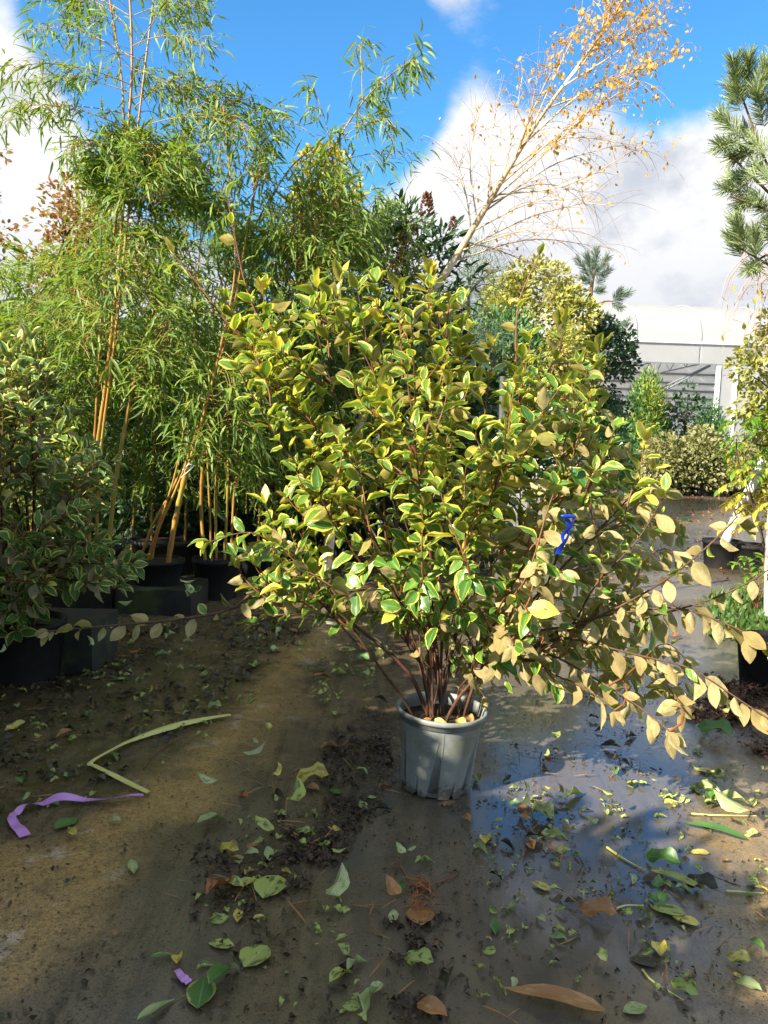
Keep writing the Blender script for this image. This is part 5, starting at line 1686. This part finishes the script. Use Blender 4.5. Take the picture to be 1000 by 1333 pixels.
KEY = [  # px, py, length in px, heading, shape, colour, label
    (85, 1075, 52, -20, 'flat', 'green', 'large dark green leaf lying below the purple ribbon'),
    (93, 1090, 30, 60, 'crumple', 'yellow', 'crumpled yellow leaf tip under the large green leaf'),
    (172, 1133, 34, 30, 'cup', 'pale', 'pale cupped leaf alone on dark concrete at left'),
    (150, 1073, 26, 80, 'curl', 'pale', 'pale leaf right of the large green leaf'),
    (262, 1297, 82, 5, 'flat', 'green', 'big glossy dark green leaf near the bottom edge'),
    (288, 1282, 74, -25, 'curl', 'green', 'second glossy green leaf overlapping the big one at bottom'),
    (231, 1255, 36, 10, 'curl', 'yellow', 'yellowish curled leaf above the purple scrap'),
    (203, 1320, 70, -35, 'blade', 'pale', 'pale slender leaf blade cut by the bottom edge'),
    (212, 1248, 40, -70, 'blade', 'green', 'narrow green blade left of the yellowish curled leaf'),
    (290, 1232, 46, 80, 'flat', 'blotch', 'blotched green and black leaf lying flat'),
    (332, 1250, 60, -30, 'round', 'blotch', 'large round blotched yellow green leaf at lower left'),
    (309, 1197, 32, 10, 'cup', 'yellow', 'small upright yellow green leaf above the round blotched leaf'),
    (338, 1200, 26, -70, 'curl', 'yellow', 'tiny yellow leaf at the stem right of the upright one'),
    (352, 1160, 66, -15, 'round', 'blotch', 'large decayed pale green leaf amid the litter'),
    (382, 1165, 60, -10, 'curl', 'blotch', 'half folded decayed leaf overlapping the large decayed one'),
    (349, 1117, 34, 15, 'cup', 'pale', 'pale standing leaf beside the compost crumbs'),
    (328, 1116, 30, 75, 'curl', 'pale', 'pale leaf lying left of the standing one'),
    (322, 1101, 44, -55, 'curl', 'green', 'green curled leaf on the litter line'),
    (298, 1113, 40, 70, 'crumple', 'yellow', 'yellow brown crumpled leaf at the litter line'),
    (286, 1165, 62, -30, 'crumple', 'red', 'crumpled red brown leaf at lower left'),
    (262, 1148, 34, 80, 'curl', 'pale', 'pale leaf above the red brown leaf'),
    (275, 1075, 56, -55, 'curl', 'pale', 'long pale green leaf left of the compost crumbs'),
    (317, 1040, 30, 45, 'curl', 'red', 'small orange leaf on dark concrete'),
    (407, 1021, 60, 85, 'crumple', 'yellow', 'big yellow brown decayed leaf in the compost line'),
    (437, 1033, 34, 35, 'flat', 'green', 'bright green leaf right of the yellow brown one'),
    (362, 1040, 40, 40, 'roll', 'dark', 'dark rolled leaf left of the yellow brown one'),
    (430, 977, 40, -70, 'roll', 'brown', 'rolled tan leaf on the concrete above the compost line'),
    (472, 1054, 34, 20, 'cup', 'pale', 'pale cupped leaf left of the pot foot'),
    (497, 1056, 34, -70, 'roll', 'dark', 'dark rolled leaf just left of the pot foot'),
    (418, 885, 34, -70, 'curl', 'red', 'red brown leaf on tan concrete behind'),
    (547, 1197, 58, 0, 'round', 'brown', 'big flat brown leaf below the pot'),
    (521, 1160, 38, 10, 'curl', 'green', 'green leaf left of the big brown leaf'),
    (511, 1198, 32, -10, 'cup', 'pale', 'small pale green leaf lower left of the brown leaf'),
    (552, 1125, 36, -70, 'roll', 'blotch', 'arched green leaf above the big brown leaf'),
    (442, 1278, 52, -40, 'curl', 'blotch', 'yellow green leaf near the bottom, upper of the pair'),
    (437, 1312, 66, -20, 'curl', 'pale', 'large pale green leaf at the bottom edge'),
    (480, 1310, 66, -10, 'roll', 'pale', 'folded pale green leaf right of the large pale one'),
    (462, 1262, 48, -35, 'roll', 'pale', 'slim pale leaf above the folded pair'),
    (545, 1258, 50, 75, 'crumple', 'blotch', 'crumpled green leaf left of the small dark clod'),
    (512, 1260, 26, 30, 'curl', 'pale', 'small pale leaf left of the crumpled green one'),
    (506, 1326, 44, 20, 'curl', 'brown', 'orange brown leaf at the bottom edge, left'),
    (562, 1324, 60, 60, 'curl', 'brown', 'orange brown leaf at the bottom edge, right'),
    (575, 1285, 46, 10, 'crumple', 'dark', 'dark crumpled leaf above the orange brown ones'),
    (706, 1157, 36, 50, 'flat', 'yellow', 'yellow leaf with red blotch on the wet concrete'),
    (745, 1178, 26, 80, 'curl', 'dark', 'dark curled leaf below the yellow one'),
    (704, 1200, 24, 30, 'curl', 'pale', 'small grey green leaf on the wet concrete'),
    (727, 1225, 32, 60, 'roll', 'pale', 'rolled pale leaf on the wet concrete'),
    (746, 1220, 24, -50, 'curl', 'blotch', 'small yellow green leaf beside the rolled pale one'),
    (778, 1195, 60, 75, 'crumple', 'brown', 'wilted tan leaf with hooked stalk'),
    (643, 1211, 34, 0, 'cup', 'green', 'green cupped leaf standing on the wet concrete'),
    (783, 1252, 36, 10, 'crumple', 'pale', 'torn pale green leaf at lower right'),
    (858, 1242, 46, -15, 'curl', 'yellow', 'yellow crescent leaf at lower right'),
    (825, 1318, 44, -75, 'flat', 'pale', 'pale leaf near the bottom right'),
    (930, 1087, 92, 62, 'blade', 'green', 'large dark green feathery blade at right'),
    (912, 1112, 32, 80, 'flat', 'yellow', 'small yellow leaf below the dark green blade'),
    (917, 1005, 34, 60, 'flat', 'yellow', 'bright yellow leaf right of the puddle'),
    (898, 992, 46, 30, 'curl', 'blotch', 'yellow green torn leaf beside the bright yellow one'),
    (920, 1035, 60, 40, 'roll', 'pale', 'pale green folded leaf above the dark blade'),
    (950, 1050, 60, 60, 'roll', 'pale', 'limp pale green leaves beside the straight stalk'),
    (948, 1012, 30, 80, 'curl', 'yellow', 'yellow leaf near the right edge'),
    (935, 1176, 56, 40, 'curl', 'pale', 'pale green leaf left of the short stalk'),
    (880, 1150, 84, 42, 'blade', 'blotch', 'long yellow green decayed blade at right'),
    (862, 1128, 56, 55, 'crumple', 'green', 'green crumpled leaf at the end of the pale stalk'),
    (895, 1202, 44, 70, 'flat', 'yellow', 'yellow leaf tip below the long decayed blade'),
    (872, 1190, 56, 60, 'flat', 'blotch', 'sunken blotched leaf beside the yellow leaf tip'),
    (912, 1160, 52, 60, 'crumple', 'dark', 'black decayed leaf left of the pale green leaf'),
    (975, 1290, 40, 50, 'curl', 'pale', 'pale leaf in the lower right corner'),
    (985, 1235, 30, 20, 'curl', 'green', 'small green leaf at the right edge'),
    (962, 1255, 34, 70, 'crumple', 'yellow', 'tan crumpled leaf near the right edge'),
    (890, 1295, 44, 45, 'crumple', 'blotch', 'green crumpled leaf at the end of the thin stalk'),
    (840, 1255, 46, 70, 'flat', 'dark', 'dark flat leaf near the yellow crescent'),
    (930, 960, 56, 60, 'crumple', 'green', 'bright green leaves on the mulch at right'),
    (900, 930, 44, 60, 'round', 'green', 'dark green leaf at the edge of the wet patch'),
    (740, 915, 34, 85, 'curl', 'brown', 'dark red brown leaf on the blue puddle'),
    (712, 995, 26, 20, 'crumple', 'red', 'red brown scrap on the puddle'),
    (795, 975, 36, 60, 'roll', 'dark', 'dark twisted leaf on the puddle'),
    (820, 962, 34, -40, 'roll', 'dark', 'thin dark curled leaf on the puddle'),
    (800, 1008, 26, 0, 'crumple', 'green', 'small green clump on the puddle'),
    (745, 1040, 50, -40, 'roll', 'blotch', 'twisted yellow green leaf on the puddle'),
    (680, 1052, 28, 20, 'flat', 'brown', 'small tan leaf on wet concrete right of the pot'),
    (705, 1065, 54, 40, 'crumple', 'pale', 'grey green crumpled leaf right of the pot'),
    (722, 1095, 50, 60, 'roll', 'pale', 'slim grey green leaf below the crumpled one'),
    (632, 1098, 40, -10, 'curl', 'yellow', 'yellow green leaf in front of the pot'),
    (625, 1110, 44, 30, 'roll', 'pale', 'pale rolled leaf below the pot'),
    (690, 1105, 34, 10, 'crumple', 'brown', 'brown leaf in the leaf row right of the pot'),
    (607, 1070, 30, 30, 'curl', 'brown', 'brown yellow leaf at the foot of the pot'),
    (622, 1018, 28, 10, 'crumple', 'blotch', 'green leaf touching the right of the pot foot'),
    (530, 1030, 24, 10, 'curl', 'green', 'green leaf touching the left of the pot foot'),
]
for (px, py, sz, rot, shp, mt, lab) in KEY:
    fallen(px, py, sz, rot, shp, mt, lab, tilt=random.uniform(-6, 6), flip=(shp in ('curl',) and random.random() < .4))
# the long curled bark-brown leaf at the bottom edge
fallen(722, 1310, 150, 74, 'blade', 'brown', 'long orange brown leaf at the bottom edge right of centre', tilt=3)

rr = random.Random(77)
ZONES = [  # polygon, count, sizes, colours, label, group
    ([(130, 810), (330, 800), (400, 830), (330, 890), (260, 960), (180, 1000), (0, 1060), (0, 900), (120, 880)], 36, (14, 34), ['pale', 'pale', 'blotch', 'dark', 'brown', 'yellow', 'red', 'green'],
     'leaf scattered on the mossy ground at the left', 'leaves on the mossy ground at left'),
    ([(420, 880), (510, 900), (510, 1020), (460, 1060), (360, 1180), (250, 1160), (300, 1060), (420, 960)], 18, (14, 32), ['pale', 'blotch', 'dark', 'dark', 'brown', 'yellow'],
     'leaf along the compost line left of the pot', 'leaves along the compost line'),
    ([(640, 900), (860, 920), (900, 1010), (850, 1120), (640, 1120), (620, 1040)], 28, (10, 26), ['dark', 'dark', 'blotch', 'pale', 'brown', 'dark', 'green'],
     'leaf on the bluish wet concrete right of the pot', 'leaves on the wet concrete right of the pot'),
    ([(620, 1120), (860, 1120), (1000, 1080), (1000, 1330), (620, 1330)], 22, (10, 28), ['dark', 'blotch', 'pale', 'brown', 'yellow', 'dark'],
     'leaf on the wet concrete at lower right', 'leaves at lower right'),
    ([(0, 1100), (250, 1050), (420, 1180), (560, 1060), (600, 1330), (0, 1330)], 10, (8, 20), ['dark', 'brown', 'pale', 'dark', 'blotch'],
     'leaf fragment on the dark concrete in the foreground', 'fragments on the foreground concrete'),
    ([(400, 790), (520, 800), (510, 890), (420, 880), (330, 860)], 12, (16, 34), ['pale', 'green', 'blotch', 'pale'],
     'leaf on the ground behind the pot at left', 'leaves behind the pot'),
    ([(760, 680), (930, 680), (900, 780), (900, 880), (780, 860), (740, 800)], 6, (8, 18), ['dark', 'brown', 'red', 'yellow'],
     'leaf on the path beyond the potted shrub', 'leaves on the path'),
    ([(880, 880), (1000, 880), (1000, 1000), (900, 980)], 8, (14, 30), ['yellow', 'brown', 'green', 'pale'],
     'leaf lying on the reddish mulch at the right edge', 'leaves on the mulch'),
]
SHW = {'flat': 'flat', 'curl': 'curled', 'cup': 'cupped', 'roll': 'rolled', 'crumple': 'crumpled'}
COLW = {'green': 'green', 'pale': 'pale green', 'blotch': 'blotched', 'yellow': 'yellow', 'brown': 'brown', 'red': 'red brown', 'dark': 'dark'}
SH = ['flat', 'curl', 'cup', 'roll', 'crumple', 'curl', 'roll']
for poly, n, sz, cols, lab, grp in ZONES:
    q = np.array(poly, float)
    k = 0
    while k < n:
        px, py = rr.uniform(q[:, 0].min(), q[:, 0].max()), rr.uniform(q[:, 1].min(), q[:, 1].max())
        if not in_poly(np.array([[px, py]]), q)[0] or (515 < px < 625 and py < 1045 and py > 900):
            continue
        mt, shp, s_ = rr.choice(cols), rr.choice(SH), rr.uniform(*sz)
        fallen(px, py, s_, rr.uniform(0, 360), shp, mt, f"{'tiny' if s_ < 15 else 'small' if s_ < 24 else 'larger'} {SHW[shp]} {COLW[mt]} {lab}", grp, flip=rr.random() < .3, tilt=rr.uniform(-12, 12))
        k += 1


for (cx, cy_, rad, n, szr, cols, place, grp) in ((345, 1150, 60, 12, (16, 40), ['blotch', 'pale', 'dark', 'yellow'], 'in the drift round the big decayed leaf', 'drift round the decayed leaf'), (700, 1075, 60, 14, (14, 34), ['pale', 'blotch', 'dark', 'brown'], 'in the drift right of the pot', 'drift right of the pot'),
                                (872, 1155, 55, 10, (16, 40), ['blotch', 'dark', 'green', 'pale'], 'in the wilted drift round the pale stalk', 'drift round the pale stalk'), (455, 1295, 45, 7, (14, 34), ['pale', 'dark', 'blotch'], 'in the drift at the bottom edge', 'drift at the bottom edge'),
                                (930, 1035, 45, 8, (16, 40), ['pale', 'green', 'blotch', 'yellow'], 'in the limp drift by the straight stalk', 'drift by the straight stalk'), (470, 870, 50, 9, (16, 34), ['pale', 'green', 'blotch'], 'in the drift behind the pot', 'drift behind the pot')):
    for k in range(n):
        px, py = rr.gauss(cx, rad * .5), rr.gauss(cy_, rad * .3)
        if 512 < px < 628 and 900 < py < 1050:
            continue
        mt, shp = rr.choice(cols), rr.choice(SH)
        fallen(px, py, rr.uniform(*szr), rr.uniform(0, 360), shp, mt, f'{SHW[shp]} {COLW[mt]} leaf {place}', grp, flip=rr.random() < .3, tilt=rr.uniform(-14, 14))


# crumbs of compost, mulch and torn leaf too small to count
LOWC = []
for k in range(4):
    V, F, UV = leaf_template(2, .22 + .06 * k, .5, .25, .16, .8 * (k - 1.5), .0, .5, 1, seed=30 + k)
    V = V - [0, .5, V[:, 2].min()]
    LOWC.append((V, F, UV))


def crumbs(name, label, cat, polys, mats, size, seed, pile=0.0, shapes=None):
    r = np.random.default_rng(seed)
    P_, n = [], 0
    for poly, cnt in polys:
        q = gpoly(poly)
        c = 0
        while c < cnt:
            s = r.uniform(q.min(0), q.max(0), (cnt * 3, 2))
            s = s[in_poly(s, q)]
            dens = fbm(s[:, 0] * 7, s[:, 1] * 7, seed, 3)
            s = s[r.random(len(s)) < np.clip((dens - .46) * 7, 0.03, 1)][:cnt - c]
            P_.append(s)
            c += len(s)
    s = np.concatenate(P_)
    n = len(s)
    pos = np.column_stack([s, .004 + pile * r.random(n) ** 2])
    D = r.normal(0, 1, (n, 3)) * [1, 1, .25]
    N = r.normal(0, .5, (n, 3)) + [0, 0, 1]
    temps = [FT[k] for k in shapes] if shapes else LOWC
    o = link(name, inst_mesh(name, temps, r.integers(0, 3, n), frames(D, N), pos, size * r.uniform(.35, 1.5, n) ** 1.3, r.random(n), mats))
    return tag(o, label, cat, kind='stuff')


crumbs('compost_crumbs', 'dark spilled compost crumbs left of the pot', 'compost', [([(505, 930), (515, 1020), (490, 1060), (450, 1120), (400, 1150), (330, 1200), (260, 1150), (380, 1050), (410, 990), (470, 930)], 1700),
       ([(250, 1100), (420, 1100), (380, 1250), (250, 1260)], 260), ([(500, 1200), (600, 1190), (610, 1333), (420, 1333), (450, 1230)], 380)], M_DEB, .018, 801, .012)
crumbs('mulch', 'reddish brown bark mulch heaped at the right edge', 'mulch', [([(895, 890), (1040, 870), (1040, 1000), (930, 965), (890, 930)], 3200)], M_MULCH, .026, 802, .05)
crumbs('leaf_litter', 'decayed leaf litter over the mossy ground at left', 'litter', [([(-60, 840), (330, 800), (410, 820), (300, 900), (230, 960), (140, 1020), (-60, 1080)], 1500)], FALL['dark'], .035, 803, .008)
crumbs('leaf_scraps', 'tiny brown leaf scraps strewn over the wet concrete', 'litter', [([(640, 880), (900, 900), (880, 1120), (640, 1130), (610, 1050)], 420), ([(0, 1050), (1000, 1050), (1000, 1333), (0, 1333)], 700), ([(740, 660), (960, 660), (930, 880), (740, 860)], 400)], FALL['dark'], .014, 804)
crumbs('twig_tangle', 'tangle of fine orange roots on the big brown leaf', 'roots', [([(540, 1150), (566, 1155), (568, 1190), (536, 1190)], 110)], FALL['red'], .055, 805, .03, ('straw', 'straw', 'straw'))

crumbs('path_leaves', 'brown and orange leaf specks on the far path', 'litter', [([(780, 645), (970, 645), (950, 760), (740, 760)], 900)], FALL['red'], .05, 808, .004)
crumbs('straw_bits', 'thin straw and stalk bits strewn over the concrete', 'litter', [([(-60, 850), (400, 820), (300, 960), (100, 1060), (-60, 1100)], 160), ([(250, 950), (520, 950), (600, 1333), (200, 1333)], 150), ([(620, 930), (900, 940), (1000, 1100), (1000, 1333), (620, 1333)], 190)], FALL['brown'], .07, 806, .006, ('straw', 'straw', 'straw'))
crumbs('torn_leaves', 'small torn green leaf pieces strewn over the ground', 'litter', [([(0, 850), (400, 820), (300, 960), (100, 1060), (0, 1080)], 240), ([(380, 830), (500, 830), (510, 920), (400, 930)], 120), ([(640, 1030), (1000, 1000), (1000, 1333), (620, 1333)], 170), ([(260, 1060), (440, 1060), (480, 1333), (260, 1333)], 60)], FALL['blotch'], .034, 807, .006, ('crumple', 'roll', 'curl'))
crumbs('grit', 'fine grit and grains over the concrete', 'grit', [([(-60, 880), (600, 860), (620, 1333), (-60, 1333)], 1800), ([(600, 900), (1040, 900), (1040, 1333), (600, 1333)], 1300)], M_MULCH, .009, 809, .001)
# dry leaves lying inside the pot
sp = [(-.02, -.14, 'yellow', 'yellow leaf lying on the soil at the front of the pot', 70), (.07, -.11, 'yellow', 'yellow brown leaf on the soil at the right of the pot', 20), (-.06, -.12, 'brown', 'tan curled leaf on the soil at the left of the pot', -40), (.11, -.06, 'brown', 'dry pale leaf against the right rim of the pot', 10)]
for (dx, dy, mt, lab, rot) in sp:
    p = pot_xf([[dx, dy, POT_H - .038]])[0]
    key = ('curl', mt)
    o = link('dry_leaf', fmesh.get(key) or new_mesh('dry_leaf', *FT['curl'][:2], FT['curl'][2], np.zeros(len(FT['curl'][0])), True, [FALL[mt]]))
    o.matrix_world = Matrix.Translation(p) @ Matrix.Rotation(R_(rot), 4, 'Z') @ Matrix.Rotation(R_(18), 4, 'X') @ Matrix.Scale(.09, 4)
    tag(o, lab, 'leaf')

# blue tape and white label hanging in the shrub
top = P(739, 676, 2.44)
n = 22
m = MB()
for (dx, w, L, ph) in ((0, .009, .115, 0), (.008, .007, .08, 1.4)):
    u = np.linspace(0, 1, n)
    c = top + np.stack([dx + .010 * np.sin(u * 5 + ph) - .012 * u, .012 * np.cos(u * 6 + ph), -L * u], -1)
    a = .9 * np.sin(u * 4 + ph)
    Sd = np.stack([np.cos(a), np.sin(a), 0 * a], -1)
    V = np.stack([c - Sd * w, c + [0, -.003, 0], c + Sd * w], 1).reshape(-1, 3)
    m.add(V, [[k * 3 + b, k * 3 + b + 1, k * 3 + b + 4, k * 3 + b + 3] for k in range(n - 1) for b in range(2)])
m.tube([top + [-.02, 0, .01], top + [.0, -.012, .012], top + [.022, 0, .008]], .006, 6)
tag(m.build('blue_tape', M_BLUE), 'bright blue plastic tape knotted on a twig of the potted shrub', 'tape')
c = P(692, 708, 2.86)
m = MB()
u, v = np.meshgrid(np.linspace(-1, 1, 5), np.linspace(-1, 1, 7))
V = c + np.stack([u.ravel() * .026 + v.ravel() * .018, .008 * u.ravel() ** 2, v.ravel() * .052 - u.ravel() * .006], -1)
m.add(V, [[a * 5 + b, a * 5 + b + 1, (a + 1) * 5 + b + 1, (a + 1) * 5 + b] for a in range(6) for b in range(4)])
m.add(V + [0, .0015, 0], [[a * 5 + b, (a + 1) * 5 + b, (a + 1) * 5 + b + 1, a * 5 + b + 1] for a in range(6) for b in range(4)])
tag(m.build('plant_label', M_CARD), 'blank white plant label hanging inside the potted shrub', 'label')
